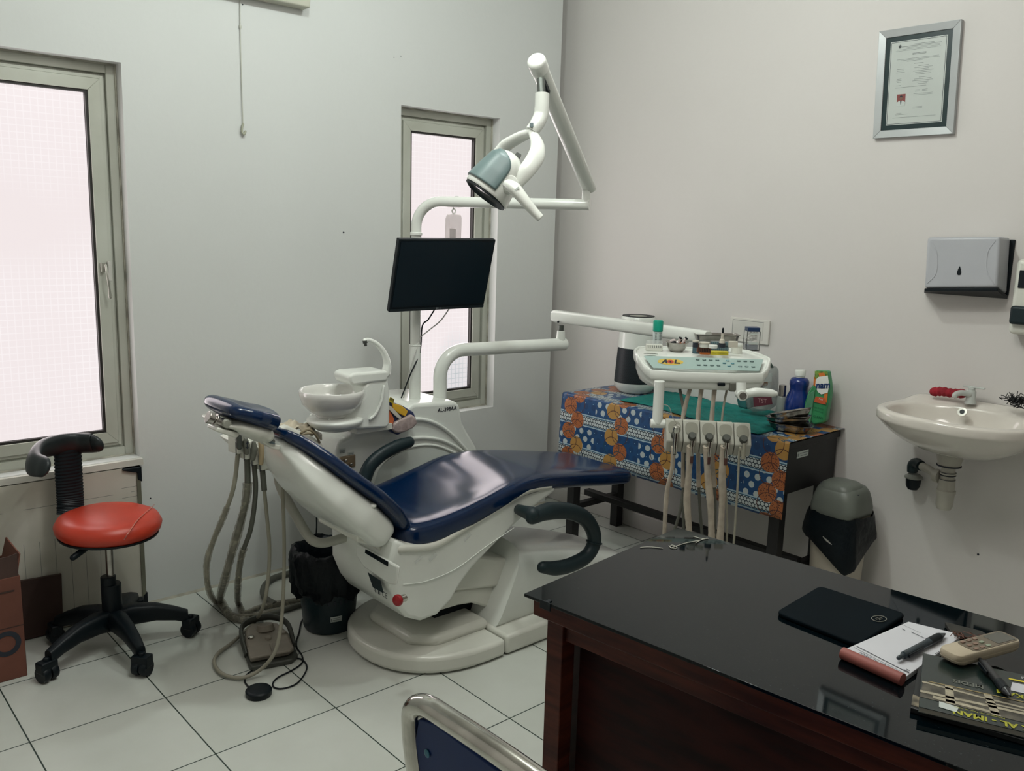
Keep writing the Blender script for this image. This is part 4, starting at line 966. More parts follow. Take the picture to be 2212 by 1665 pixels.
for k in range(2):
    q = ON(1553, 760, .0)+TZV*(.0115+.018*k)
    tt = thing('film_roll', tuple(q), ['lower blue grey ribbed roll above the yellow box', 'upper blue grey ribbed roll above the yellow box'][k], 'roll', None)
    m = MB(); m.tube([q-TX*.034, q+TX*.034], .0105, 16); m.build('roll', GB, tt)
    m = MB()
    for j in range(8): m.tube([q+TX*(-.029+.008*j), q+TX*(-.0277+.008*j)], .0111, 16)
    m.build('ribs', mat('rib_grey', (.12, .18, .19), .4), tt)
q = ON(1520, 761, .013); tt = thing('polishing_strip_box', tuple(q), 'reddish brown open box with dark slots under the left end of the steel dish', 'box')
m = MB(); m.obox(q+TZV*.016, (.050, .018, .032), TX, TY); m.build('carton', BR, tt, bevel=.001)
m = MB()
for j in range(7): m.obox(q+TX*(-.019+.0062*j)-TY*.0092+TZV*.009, (.0028, .001, .013), TX, TY)
m.build('slots', INK, tt)
small('white_jar', 1591, 763, .025, 0, .024, WHITE2, 'small white plastic jar between the yellow box and the cotton dispenser', 'jar', lid=WHITE)
small('dark_bottle', 1502, 750, .013, 0, .016, INK, 'tiny dark bottle with a cream cap at the left end of the steel dish', 'bottle', lid=CREAM, lift=.022)
small('cream_jar', 1521, 750, .022, 0, .012, WHITE2, 'low white jar in the left half of the steel dish', 'jar', lid=CREAM, lift=.022)
small('flat_white_pot', 1540, 752, .020, 0, .008, WHITE, 'round flat white pot in the middle of the steel dish', 'pot', lift=.022)
small('cream_tube', 1583, 750, .020, .010, .014, CREAM, 'small cream tube at the right end of the steel dish', 'tube', False, lift=.020)
q = ON(1559, 750, .034); tt = thing('dropper_bottle', tuple(q), 'slim dropper bottle with a pointed black tip standing in the steel dish', 'bottle')
m = MB(); m.lathe([(0, 0), (.013, 0), (.013, .016), (0, .016)], q, (0, 0, 1), 18); m.build('body', INK, tt)
m = MB(); m.lathe([(0, .016), (.0105, .016), (.009, .028), (.0055, .031), (.005, .052), (0, .053)], q, (0, 0, 1), 16); m.build('cap', CREAM, tt)
m = MB(); m.lathe([(0, .053), (.0035, .053), (.0045, .060), (.0022, .072), (0, .073)], q, (0, 0, 1), 12); m.build('tip', BLACK, tt)
q = ON(1622, 756, 0); tt = thing('cotton_dispenser', tuple(q), 'clear square cotton dispenser with a dark blue lid on the right of the tray', 'dispenser')
w_ = .052
m = MB()
for a, b in ((-1, -1), (1, -1), (1, 1), (-1, 1)): m.obox(q+TX*(a*w_/2*.96)+TY*(b*w_/2*.96)+TZV*.038, (.0022, .0022, .076), TX, TY)
m.obox(q+TZV*.001, (w_, w_, .002), TX, TY); m.build('corner_posts', GREYM, tt)
m = MB(); m.obox(q+TZV*.040, (w_*.97, w_*.97, .070), TX, TY); m.build('clear_box', CLEAR, tt)
m = MB(); m.obox(q+TZV*.083, (w_*.92, w_*.98, .016), TX, TY); m.build('lid', mat('dark_blue_plastic', (.008, .03, .09), .3), tt, bevel=.0015)
m = MB(); m.obox(q+TZV*.013, (w_*.80, w_*.8, .020), TX, TY); m.build('drawer', MATS['dark_blue_plastic'], tt, bevel=.003)
m = MB()
random.seed(3)
for k in range(26): m.ball(q+TX*random.uniform(-.016, .016)+TY*random.uniform(-.016, .016)+TZV*random.uniform(.030, .066), .0075, sx=random.uniform(.8, 1.3), seg=8)
tag(m.build('cotton_rolls', mat('cotton_white', (.70, .68, .64), .8)), 'white cotton wads packed inside the clear dispenser on the tray', 'cotton', kind='stuff')
m = MB(); m.obox(q+TZV*.030-TY*.0262, (w_*.7, .001, .009), TX, TY); m.obox(q+TZV*.066-TY*.0262, (w_*.5, .001, .006), TX, TY); m.build('front_label', WSTICK, tt)

# ------------------------------------------------------------------ assistant's holder on the left
YH = -.68
t = thing('suction_holder', tuple(A(560, 1000, 1, YH)), 'white assistant holder with suction handpieces hanging behind the backrest', 'instrument holder')
m = MB(); m.prism([A(px, py, 1, YH) for px, py in [(560, 948), (590, 942), (612, 965), (622, 985), (612, 1000), (608, 1010), (590, 1018), (574, 1016), (558, 1010), (556, 1000), (540, 988), (520, 970), (503, 955), (520, 948)]], (0, .12, 0))
m.build('holder_body', WHITE2, t, bevel=.008, seg=4)
m = MB(); m.prism([A(px, py, 1, YH+.05) for px, py in [(585, 955), (600, 925), (620, 918), (680, 945), (697, 958), (706, 980), (700, 1012), (660, 1016), (610, 1012)]], (0, .10, 0)); m.build('holder_shelf', WHITE2, t, bevel=.012, seg=4)
slots = [(510, 972), (527, 984), (544, 996), (561, 1008)]
for k, (px, py) in enumerate(slots):
    m = MB(); c = A(px, py-14, 1, YH-.03); m.obox(c, (.026, .055, .060), (1, .25, 0), (-.25, 1, 0)); m.obox(c+Vector((-.004, -.03, .016)), (.020, .014, .012), (1, .25, 0), (-.25, 1, 0))
    sl = m.build('holder_slot', WHITE2, t, bevel=.004)
    m = MB(); m.obox(c+Vector((-.0135, -.029, -.0)), (.0016, .003, .062), (1, .25, 0), (-.25, 1, 0)); m.build('slot_gap', INK, sl)
HPM = mat('handpiece_grey', (.13, .135, .11), .4); BAM = mat('beige_tube', (.46, .36, .22), .5)
hp = [([(516, 936), (517, 966)], [.009, .009], GREYM), ([(530, 950), (532, 962), (533, 978)], [.009, .0125, .008], HPM), ([(548, 956), (549, 970), (546, 990)], [.007, .0125, .009], HPM), ([(563, 946), (565, 975), (564, 1000)], [.009, .0095, .008], BAM)]
for k, (pts, r, mm) in enumerate(hp):
    m = MB(); m.tube(spline([A(px, py, 1, YH-.07) for px, py in pts]), r, 18, rnd=True); h = m.build('handpiece', mm, t)
    if k == 1: m = MB(); m.obox(A(534, 961, 1, YH-.094), (.003, .002, .026)); m.obox(A(534, 957, 1, YH-.094), (.009, .002, .003)); m.obox(A(534, 966, 1, YH-.094), (.008, .002, .003)); m.build('switch_mark', INK, h)
m = MB(); m.tube([A(520, 932, 1, YH-.06), A(517, 950, 1, YH-.06)], .016, 16); m.build('handpiece_cap', GL, t)
def fl(px, py, z=.012): return A(px, py, 2, z)
hz = [([(514, 978, -.71), (505, 1050, -.72), (485, 1110, -.70), (462, 1165, -.68), (447, 1215, -.66), (450, 1270, -.60)], [fl(465, 1300), fl(492, 1325), fl(530, 1331), fl(600, 1318), fl(665, 1302)], .0075, RUBBERL),
      ([(534, 986, -.71), (534, 1060, -.72), (522, 1120, -.70), (502, 1190, -.68), (486, 1250, -.64)], [fl(476, 1300), fl(500, 1332), fl(545, 1338), fl(620, 1315), fl(680, 1296)], .0105, RUBBER),
      ([(548, 996, -.71), (552, 1060, -.72), (542, 1140, -.70), (522, 1200, -.66), (514, 1260, -.60)], [fl(515, 1305), fl(528, 1325), fl(560, 1312), fl(620, 1300), fl(680, 1290)], .0085, RUBBER),
      ([(566, 1006, -.71), (571, 1060, -.74), (577, 1120, -.76), (582, 1180, -.78), (580, 1240, -.78), (571, 1300, -.76)], [fl(552, 1340, .05), fl(505, 1385), fl(472, 1410), fl(463, 1432), fl(480, 1455), fl(520, 1464), fl(560, 1448, .03)], .0065, RUBBERL)]
for k, (a, b_, r, mm) in enumerate(hz):
    P = [A(px, py, 1, y) for px, py, y in a]+b_
    if k == 3: P += [A(590, 1415, 1, -.86), A(604, 1370, 1, -.85), A(611, 1300, 1, -.83), A(614, 1200, 1, -.80), A(612, 1100, 1, -.76), A(608, 1010, 1, -.72)]
    sp = spline(P, 8)
    sp = [Vector((p.x, p.y, max(p.z, r+.001))) for p in sp]
    m = MB(); m.tube(sp, r, 10); h = m.build('hose', mm, t)
    if k == 3: m = MB(); m.tube(sp[1:9], r*1.5, 10); m.build('hose_sleeve', RUBBER, h)
    if k in (0, 1, 2):
        i0 = [14, 6, 22][k]; pp = sp[i0:i0+[64, 50, 66][k]]
        m = MB(); m.tube(pp, [r*(1.5+.09*math.sin(i*2.7+k)+.14*math.sin(i*.47+k)) for i in range(len(pp))], 12, flat=.75, up=(0, 1, 0)); m.build('film_sleeve', mat('clear_wrap_grey', (.50, .48, .38), .3, var=.3, vs=40, bump=.5, bs=90, alpha=.45), h)
m = MB(); m.tube(spline([A(602, 1010, 1, YH+.02), A(604, 1040, 1, YH+.02), A(614, 1068, 1, YH+.0), A(640, 1115, 1, YH-.06), A(668, 1160, 1, YH-.12), A(690, 1172, 1, YH-.16), A(720, 1168, 1, YH-.18), A(765, 1154, 1, YH-.2)], 8), [.019, .019, .018, .017, .017, .017, .017, .017], 18, flat=1.0); m.build('swing_arm', mat('arm_grey_white', (.38, .385, .33), .35), t)
gl = thing('rubber_glove', tuple(A(650, 940, 1, YH+.1)), 'crumpled cream rubber glove lying on the assistant holder behind the backrest', 'glove')
m = MB(); random.seed(5)
def gf(u, v):
    c = A(600+95*u, 925+22*u, 1, YH+.07+.10*v)
    h = .040*math.sin(PI*min(max(u, .02), .98))**.5*math.sin(PI*(.1+.8*v))+.006*math.sin(17*u+5*v)+.005*math.sin(31*u-13*v)
    return c+Vector((0, 0, h))
m.grid(gf, 26, 12); m.build('glove_body', mat('latex_cream', (.56, .50, .38), .5, var=.12, vs=20), gl, solid=.003, ang=80)
m = MB(); m.tube(spline([A(650, 935, 1, YH+.05), A(668, 928, 1, YH+.04), A(682, 940, 1, YH+.04), A(690, 955, 1, YH+.05)]), .0045, 8, rnd=True); m.tube(spline([A(640, 950, 1, YH+.04), A(655, 938, 1, YH+.03), A(675, 936, 1, YH+.03)]), .003, 8, rnd=True); m.build('glove_cuff', mat('latex_brown', (.22, .18, .11), .5), gl)
# packet on the console
pk = A(870, 905, 1, YC-.06)
t = thing('tissue_packet', tuple(pk), 'crumpled orange, yellow and blue packet on the console beside the posts', 'packet')
PKB = mat('packet_blue', (.02, .035, .12), .35, coat=.4); PKO = mat('packet_orange', (.58, .13, .04), .4, coat=.3); PKY = mat('packet_yellow', (.72, .42, .03), .4, coat=.3); PKW = mat('packet_clear', (.50, .40, .38), .2, coat=.4, var=.25, vs=30)
def pks(mm, name, px, d=.0, th=.018, b=.003):
    m = MB(); m.prism([A(x, y, 1, YC-.06+d) for x, y in px], (0, th, 0)); m.build(name, mm, t, bevel=b)
pks(PKO, 'left_panel', [(837, 877), (846, 893), (852, 905), (850, 915), (836, 925), (833, 918), (837, 895)], -.002)
pks(PKB, 'back_film', [(842, 866), (870, 876), (894, 890), (900, 905), (890, 925), (860, 940), (846, 934), (838, 915), (848, 900)], .004, .03, .006)
pks(PKY, 'yellow_panel', [(848, 870), (868, 876), (882, 888), (876, 900), (862, 893), (850, 884)], -.004, .01)
pks(mat('packet_white', (.62, .58, .50), .4), 'white_band', [(838, 874), (846, 878), (868, 902), (865, 906), (856, 900), (838, 882)], -.006, .006, .001)
pks(YELLOW, 'corner_flap', [(845, 858), (852, 862), (850, 872), (840, 867)], -.004, .008, .001)
pks(PKW, 'clear_film', [(852, 915), (862, 908), (890, 895), (897, 900), (903, 914), (893, 925), (874, 934), (856, 936), (848, 928)], -.010, .02, .007)
m = MB()
for k in range(4): m.obox(A(843+k*2.4, 861+k*1.2, 1, YC-.066), (.0016, .002, .012), (1, 0, -.3))
m.build('barcode', INK, t)

# ------------------------------------------------------------------ waste bin, pedal, foot switch
c0 = Vector((-1.845, -.615, 0))
t = thing('waste_bin', tuple(c0), 'dark round waste bin lined with a black bag beside the chair base', 'bin')
BINM = mat('bin_plastic', (.006, .020, .026), .4, var=.1)
m = MB(); m.lathe([(0, .002), (.092, .002), (.098, .012), (.112, .16), (.118, .25), (.122, .29), (.118, .29), (.108, .16), (.09, .02), (0, .016)], c0, (0, 0, 1), 44); bb = m.build('bin_body', BINM, t)
m = MB()
for row, (z, n) in enumerate(((.135, 30), (.168, 30), (.200, 30))):
    for k in range(n):
        a = 2*PI*(k+.5*row)/n; r = .1105+(z-.135)*.11
        m.obox(c0+Vector((math.cos(a)*r, math.sin(a)*r, z)), (.007, .004, .018), (-math.sin(a), math.cos(a), .0))
m.build('vent_slots', INK, bb)
random.seed(11)
m = MB(); n = 72; R = []
for z, r, j in ((.150, .122, .010), (.165, .134, .008), (.20, .142, .006), (.25, .143, .006), (.29, .144, .006), (.322, .138, .004), (.330, .124, .004), (.31, .110, .003), (.25, .10, .003), (.15, .085, .003), (.10, .03, .0)):
    R.append([c0+Vector((math.cos(2*PI*k/n)*(r+j*math.sin(k*2.3+z*60)+j*.7*math.sin(k*.9+z*20)), math.sin(2*PI*k/n)*(r+j*math.sin(k*2.3+z*60)+j*.6*math.cos(k*1.3)), z+j*1.6*math.sin(k*.55+r*40))) for k in range(n)])
m.rings(R, capa=False); m.build('bag', BAG, t, ang=80)
q = A(736, 1350, 1, -.73)
m = MB(); a0 = -2.02; r_ = .108
def bq(a, z): return c0+Vector((math.cos(a)*(.0998+(z-.02)*.088+.0015), math.sin(a)*(.0998+(z-.02)*.088+.0015), z))
ang0 = math.atan2(CAM.y-c0.y, CAM.x-c0.x)
P = [[bq(ang0+.05+.085*i, z) for i in range(6)] for z in (.058, .080)]
m.add(P[0]+P[1], [(i, i+1, i+7, i+6) for i in range(5)]); st = m.build('bin_sticker', WSTICK, bb, solid=.001)
m = MB()
for j in range(2): m.add([bq(ang0+.14+.085*i, .065+.007*j+.0006*s_)*1 for s_ in (0, 4) for i in range(4)], [(i, i+1, i+5, i+4) for i in range(3)])
m.add([bq(ang0+.07+.04*i, z) for z in (.062, .074) for i in range(2)], [(0, 1, 3, 2)])
o_ = m.build('sticker_print', INKL, st, solid=.003)

F1 = A(592, 1452, 2, 0); ppx = Vector((-2.234, -.730, 0)); ppy = Vector((-2.070, -.774, 0)); 
PX = (ppy-ppx).normalized(); PX = Vector((.965, -.26, 0)).normalized(); PY = Vector((-PX.y, PX.x, 0)); PO = A(594, 1442, 2, 0)
def PD(x, y, z=0): return PO+PX*x+PY*y+Vector((0, 0, z))
t = thing('foot_pedal', tuple(PO), 'brownish grey foot control pedal with guard bar on the floor tiles', 'pedal')
PBm = mat('pedal_brown', (.24, .215, .175), .5, var=.08); PDm = mat('pedal_dark', (.055, .06, .05), .5)
m = MB(); m.prism([PD(*q) for q in [(-.080, .0), (.060, .0), (.088, .03), (.092, .17), (.075, .25), (.03, .275), (-.05, .275), (-.082, .22), (-.085, .03)]], (0, 0, .020)); m.build('pedal_base', PDm, t, bevel=.006)
m = MB(); o_ = [(-.078, .028), (.055, .028), (.080, .055), (.082, .15), (.060, .225), (.02, .25), (-.04, .25), (-.068, .215), (-.078, .15)]
m.rings([[PD(x, y, .022) for x, y in o_], [PD(x*.98, (y-.12)*.98+.12, .035+.10*max(y-.03, 0)) for x, y in o_], [PD(x*.88, (y-.12)*.9+.12, .042+.11*max(y-.03, 0)) for x, y in o_]]); m.build('pedal_housing', PBm, t, bevel=.004)
m = MB(); m.prism([PD(x, y, .040) for x, y in [(-.080, .012), (-.005, .012), (.002, .095), (-.078, .095)]], (0, 0, .009)); m.prism([PD(x, y, .040) for x, y in [(.002, .012), (.056, .012), (.074, .035), (.068, .095), (.008, .095)]], (0, 0, .009)); m.build('treadle', PBm, t, bevel=.003)
m = MB(); m.tube([PD(.005, .19, .055), PD(.005, .195, .078)], [.034, .028], 26); m.build('treadle_disc', PBm, t, bevel=.003)
for x, y, mm in ((-.055, .150, CHROME), (.060, .145, PBm), (.002, .125, PBm)):
    m = MB(); m.lathe([(0, 0), (.012, 0), (.012, .008), (.008, .010), (0, .010)], PD(x, y, .052), (0, 0, 1), 20); m.build('pedal_button', mm, t)
m = MB(); m.tube(spline([PD(-.082, .09, .02), PD(-.085, .16, .055), PD(-.070, .235, .065), PD(-.02, .268, .070), (PD(.045, .262, .070)), PD(.088, .20, .060), PD(.090, .10, .02)], 8), .008, 10, flat=1.8, up=(0, 0, 1)); m.build('guard_bar', PDm, t)
m = MB(); m.obox(PD(.0, .30, .03), (.04, .09, .012), PX, PY); m.build('hinge_strap', PDm, t, bevel=.003)
m = MB(); m.tube(spline([PD(.07, .20, .02), A(700, 1250, 2, .01)*1, ] if 0 else [A(594, 1305, 2, .014), A(572, 1290, 2, .016), A(570, 1268, 2, .016), A(592, 1248, 2, .016), A(640, 1235, 2, .016), A(700, 1225, 2, .016)]), .013, 12); m.build('supply_hose', RUBBER, t)
c1 = A(559, 1498, 2, .005)
t = thing('foot_switch', tuple(c1), 'small round black foot switch with looping black wire on the floor', 'foot switch')
m = MB(); m.lathe([(0, 0), (.040, 0), (.042, .004), (.043, .018), (.040, .022), (.034, .024), (0, .025)], Vector((c1.x, c1.y, 0)), (0, 0, 1), 40); m.build('switch_body', BLACK, t)
P = [fl(x, y, .004) for x, y in ((538, 1485), (529, 1472), (532, 1458), (548, 1446))]
m = MB(); m.tube(spline(P), .0028, 8); m.build('wire', BLACK, t)
P = [fl(x, y, .004) for x, y in ((632, 1421), (652, 1424), (663, 1440), (655, 1460), (638, 1478), (610, 1487), (592, 1484), (590, 1474), (602, 1462), (630, 1448), (652, 1432), (652, 1415), (642, 1400), (640, 1385), (646, 1365), (650, 1345), (660, 1328))]
m = MB(); m.tube(spline(P), .0028, 8); m.build('wire', BLACK, t)
# thin black cable hanging from the holder shelf into the bin
m = MB(); m.tube(spline([A(680, 1060, 1, -.5), A(682, 1085, 1, -.5), A(684, 1130, 1, -.5), A(683, 1165, 1, -.5), A(685, 1240, 1, -.5)]), .0028, 6)
tag(m.build('power_cable', BLACK), 'thin black cable hanging down behind the bin between the backrest and the wall', 'cable')
# ------------------------------------------------------------------ side table with oilcloth
TXF, TYL, TYR, TBZ = -.425, -.455, -1.70, .75
t = thing('side_table', (-.21, -1.08, 0), 'dark wooden side table against the right wall, half covered by a patterned cloth', 'table')
WD = mat('dark_wood', (.012, .012, .013), .5, var=.25, vs=12)
m = MB(); m.box((TXF+.01, TYR+.01, .715), (-.004, TYL-.01, .742)); m.build('tabletop', WD, t, bevel=.002)
m = MB(); m.box((TXF+.02, TYR+.015, .53), (-.02, TYR+.035, .715)); m.box((TXF+.02, TYL-.035, .60), (-.02, TYL-.015, .715)); m.box((TXF+.02, TYR+.035, .53), (TXF+.04, TYL-.035, .715))
m.build('apron', WD, t, bevel=.002)
for x in (TXF+.04, -.05):
    for y in (TYR+.05, TYL-.05):
        m = MB(); m.box((x-.024, y-.024, 0), (x+.024, y+.024, .72)); m.build('leg', WD, t, bevel=.003)
m = MB(); m.box((-.235, TYR+.03, .185), (-.195, TYL+.02, .215)); m.box((TXF+.02, TYL-.070, .155), (-.03, TYL-.035, .185)); m.box((TXF+.02, TYR+.035, .155), (-.03, TYR+.070, .185)); m.build('stretcher', WD, t, bevel=.003)
q = A(1723, 975, 1, TYR+.013)
m = MB(); c = Vector((TXF+.13, TYR+.0135, .683)); m.obox(c, (.085, .002, .026)); st = m.build('inventory_sticker', WSTICK, t)
m = MB()
for k, w in enumerate((.058, .050)): m.obox(c+Vector((.008, -.0013, .005-.010*k)), (w, .0006, .003))
m.obox(c+Vector((-.034, -.0013, 0)), (.010, .0006, .012)); m.build('sticker_print', INKL, st)
def clothfn(b):
    n = V.nt.nodes.new('ShaderNodeTexCoord'); s = V.nt.nodes.new('ShaderNodeSeparateXYZ'); V.nt.links.new(n.outputs['UV'], s.inputs[0])
    u, v = V(s.outputs[0]), V(s.outputs[1])
    P = .165; q = (v-.345+P*4)/P; row = vfl(q); f = vfr(q)
    band = f < .36
    odd = vfr(row*.5) > .25
    blue = (.004, .055, .165); deep = (.003, .028, .10)
    # polka cells / star cells
    uc = (u-.40+.28*8)/.28; cell = vfl(uc); par = vfr((cell+row)*.5) > .25
    def dots(sx, sy, r, ox=0, oy=0):
        a = u/sx+ox; b_ = v/sy+oy; rr = vfl(b_); a = a+vfr(rr*.5)
        da = (vfr(a)-.5)*sx; db = (vfr(b_)-.5)*sy
        return vsq(da*da+db*db) < r
    c = mixc(dots(.050, .038, .015, .2, .1)*.6, blue, deep)
    c2 = mixc(dots(.052, .036, .0138), blue, (.44, .50, .50))
    c = mixc(par, c, c2)
    c = mixc(dots(.05, .045, .0022, .3, .4), c, (.25, .45, .60))
    # lattice band
    la = (f*P-.0)/.0155
    a = u/.0165; rr = vfl(la); a = a+vfr(rr*.5); da = (vfr(a)-.5)*.0165; db = (vfr(la)-.5)*.0155
    circ = vsq(da*da+db*db) < .0072
    cb = mixc(circ, (.012, .025, .04), (.50, .56, .56))
    edge = vmax(f < .035, (f > .325)*(f < .36))
    cb = mixc(edge, cb, (.35, .48, .55))
    edge2 = vmax((f > .035)*(f < .06), (f > .30)*(f < .325)); cb = mixc(edge2, cb, (.01, .08, .16))
    c = mixc(band, c, cb)
    # columns of overlapping orange circles with thin dark rings
    spk = V.nt.nodes.new('ShaderNodeTexVoronoi'); spk.inputs['Scale'].default_value = 160
    V.nt.links.new(n.outputs['UV'], spk.inputs['Vector'])
    spots = V(spk.outputs['Distance']) < .32
    k0 = (u-.54+.28*8)/.28+.5; kc = vfl(k0); du0 = (vfr(k0)-.5)*.28
    SP = .062; j0 = (v+kc*.021)/SP; jc = vfl(j0)
    for dj in (-1, 0, 1):
        jj = jc+dj; sgn = vfr(jj*.5)*4-1
        cx = du0-sgn*.027; cy = (j0-jj-.5)*SP
        d = vsq(cx*cx+cy*cy)
        h = vfr(V.op('SINE', jj*3.7+kc*9.1)*17.3)
        oc_ = mixc(h > .5, (.40, .22, .055), mixc(spots, (.36, .115, .035), (.06, .02, .015)))
        c = mixc(d < .041, c, oc_)
    for dj in (-1, 0, 1):
        jj = jc+dj; sgn = vfr(jj*.5)*4-1
        cx = du0+sgn*.022; cy = (j0-jj-.25)*SP
        d = vsq(cx*cx+cy*cy)
        c = mixc(vabs(d-.046) < .0017, c, mixc(h > .5, (.004, .05, .08), (.07, .022, .018)))
    return c
CLOTH = mat('oilcloth', (.1, .2, .3), .42, fn=clothfn, coat=.15)
def cl(s, y):
    wv = .003*math.sin(y*23)+.002*math.sin(y*51+1)
    if s < .425: return Vector((-.003-s, y, TBZ+.0035+.001*math.sin(y*31+s*40)))
    e = s-.425
    if e < .012:
        a = e/.012*PI/2; return Vector((-.428-.008*math.sin(a), y, TBZ+.0035-.008*(1-math.cos(a))))
    d = e-.012
    return Vector((-.436-.010*min(d*8, 1)-wv*min(d*5, 1), y, TBZ-.0045-d))
SS = [0, .1, .2, .3, .4, .415, .425, .428, .431, .434, .437, .46, .5, .55, .60, .65, .70, .742]
m = MB(); ny = 60; ys = [TYL+.006+(TYR-TYL-.012)*j/ny for j in range(ny+1)]
vs = [cl(s_, y) for s_ in SS for y in ys]; fs = [(i*(ny+1)+j, i*(ny+1)+j+1, (i+1)*(ny+1)+j+1, (i+1)*(ny+1)+j) for i in range(len(SS)-1) for j in range(ny)]
m.add(vs, fs)
uvm = {}
for i, s_ in enumerate(SS):
    for j, y in enumerate(ys): uvm[tuple(round(q, 4) for q in vs[i*(ny+1)+j])] = (-y, s_)
def uvf(p):
    k = tuple(round(q, 4) for q in p)
    if k in uvm: return uvm[k]
    b_ = min(uvm, key=lambda a: abs(a[0]-k[0])+abs(a[1]-k[1])+abs(a[2]-k[2])); return uvm[b_]
o = m.build('tablecloth', CLOTH, ang=80, uvfn=uvf, solid=.0015, recalc=False, origin=(-.21, -1.08, TBZ))
tag(o, 'blue oilcloth with orange circles and lattice bands draped over the side table', 'tablecloth')
TT = TBZ+.006
tealp = [A(px, py, 2, TT+.003) for px, py in [(1341, 864), (1385, 855), (1425, 846), (1450, 842), (1500, 846), (1545, 856), (1590, 868), (1640, 876), (1700, 893), (1738, 905), (1710, 915), (1690, 925), (1660, 932), (1627, 937), (1560, 921), (1500, 905), (1440, 887), (1395, 874)]]
tc = sum(tealp, Vector())/len(tealp)
m = MB(); random.seed(2)
R = []
for k in (1, .97, .8, .55, .3, .08):
    R.append([tc+(p-tc)*k+Vector((0, 0, (0 if k == 1 else .004+.004*math.sin(p.y*40+k*9)+.003*math.sin(p.x*70+k*5)))) for p in spline(tealp, 4, True)])
for r_ in R:
    for p in r_: p.x = min(p.x, -.006); p.x = max(p.x, -.43)
m.rings(R, capa=False); tag(m.build('teal_cloth', TEAL, ang=80, solid=.002), 'teal surgical cloth spread flat on the patterned tablecloth', 'cloth')

# air purifier
pc = A(1371, 838, 2, TT); pc.x = min(pc.x, -.118); pc.z = TT
pc = Vector((-.118, A(1371, 838, 0, -.118).y, TT))
t = thing('air_purifier', tuple(pc), 'white cylindrical air purifier with a black mesh band on the side table', 'air purifier')
m = MB(); m.lathe([(0, 0), (.075, 0), (.085, .008), (.103, .030), (.106, .052), (0, .052)], pc, (0, 0, 1), 56); m.build('base', WHITE, t, ang=50)
def meshfn(b):
    x, y, z = coords()
    a = V.op('ARCTAN2', y, x)*9; r = vfl(z/.008); aa = vfr(a+vfr(r*.5)); zz = vfr(z/.008)
    d = vsq((aa-.5)*(aa-.5)+(zz-.5)*(zz-.5))
    return mixc(d < .34, (.0045, .012, .016), (.001, .004, .007))
m = MB(); m.lathe([(.10, .052), (.105, .053), (.094, .225), (.09, .226)], pc, (0, 0, 1), 56); m.build('mesh_band', mat('purifier_mesh', (0, 0, 0), .5, fn=meshfn), t, ang=50)
m = MB(); m.lathe([(0, .225), (.0945, .225), (.0905, .32), (.087, .372), (.082, .380), (.07, .381), (0, .372)], pc, (0, 0, 1), 56); m.build('upper_body', WHITE, t, ang=50)
m = MB(); m.lathe([(.079, .3805), (.079, .3835), (.045, .381), (.045, .376)], pc, (0, 0, 1), 48); m.build('top_ring', BLACK, t)
m = MB(); m.lathe([(0, .374), (.043, .376), (.043, .382), (0, .3835)], pc, (0, 0, 1), 40); m.build('top_display', mat('display_grey', (.30, .31, .26), .4), t)
def onx(px, py, x): return A(px, py, 0, x)
# bottles on the table
def lath(name, prof, c, mm, parent, seg=36, **k): m = MB(); m.lathe(prof, c, (0, 0, 1), seg, **k); return m.build(name, mm, parent, ang=50)
c = A(1724, 898, 2, TT); c = Vector((-.075, onx(1724, 860, -.075).y, TT))
t = thing('blue_bottle', tuple(c), 'big dark blue round-shouldered bottle with a white cap on the side table', 'bottle')
BL = mat('blue_bottle_plastic', (.002, .022, .16), .25, coat=.3, var=.05)
lath('body', [(0, 0), (.046, 0), (.052, .008), (.054, .06), (.053, .09), (.046, .118), (.038, .135), (.037, .150), (.041, .165), (.041, .180), (.034, .192), (.018, .197), (0, .197)], c, BL, t)
lath('cap', [(0, .195), (.019, .195), (.019, .203), (.022, .203), (.0225, .226), (.020, .229), (0, .229)], c, WHITE, t)
c = Vector((-.095, onx(1688, 870, -.095).y, TT))
t = thing('pump_bottle', tuple(c), 'slim clear bottle with a tall brushed silver cap left of the big blue bottle', 'bottle')
lath('body', [(0, 0), (.021, 0), (.022, .005), (.022, .098), (.017, .106), (0, .106)], c, mat('bottle_grey', (.30, .33, .31), .2, alpha=.8), t)
lath('cap', [(0, .106), (.0155, .106), (.0155, .152), (.0145, .155), (0, .155)], c, STEEL, t)
# green refill pouch
c = Vector((-.11, onx(1762, 905, -.11).y, TT))
t = thing('refill_pouch', tuple(c), 'green, orange and white dish soap refill pouch standing by the blue bottle', 'pouch')
PGN = mat('pouch_green', (.05, .30, .12), .3, coat=.3, var=.15, vs=14); XP = -.10
def pz(pts, x=XP): return [onx(px, py, x) for px, py in pts]
m = MB(); m.prism(pz([(1735, 876), (1745, 845), (1757, 828), (1759, 800), (1787, 801), (1791, 830), (1792, 850), (1782, 908), (1778, 914), (1756, 918), (1735, 890)]), (.035, 0, 0)); m.build('pouch_body', PGN, t, bevel=.008)
m = MB(); m.prism(pz([(1736, 885), (1748, 850), (1760, 842), (1755, 880), (1750, 915), (1737, 893)], XP-.006), (.01, 0, 0)); m.build('side_gusset', mat('pouch_green_light', (.12, .36, .20), .3, var=.2, vs=14), t, bevel=.002)
def lbl(pts, mm, name, x=XP-.002, w=.0015): m = MB(); m.prism(pz(pts, x), (w, 0, 0)); return m.build(name, mm, t, bevel=.0003, seg=1)
lbl([(1760, 801), (1787, 802), (1789, 815), (1760, 818)], mat('leaf_print', (.20, .34, .06), .5, var=.4, vs=60), 'leaf_print')
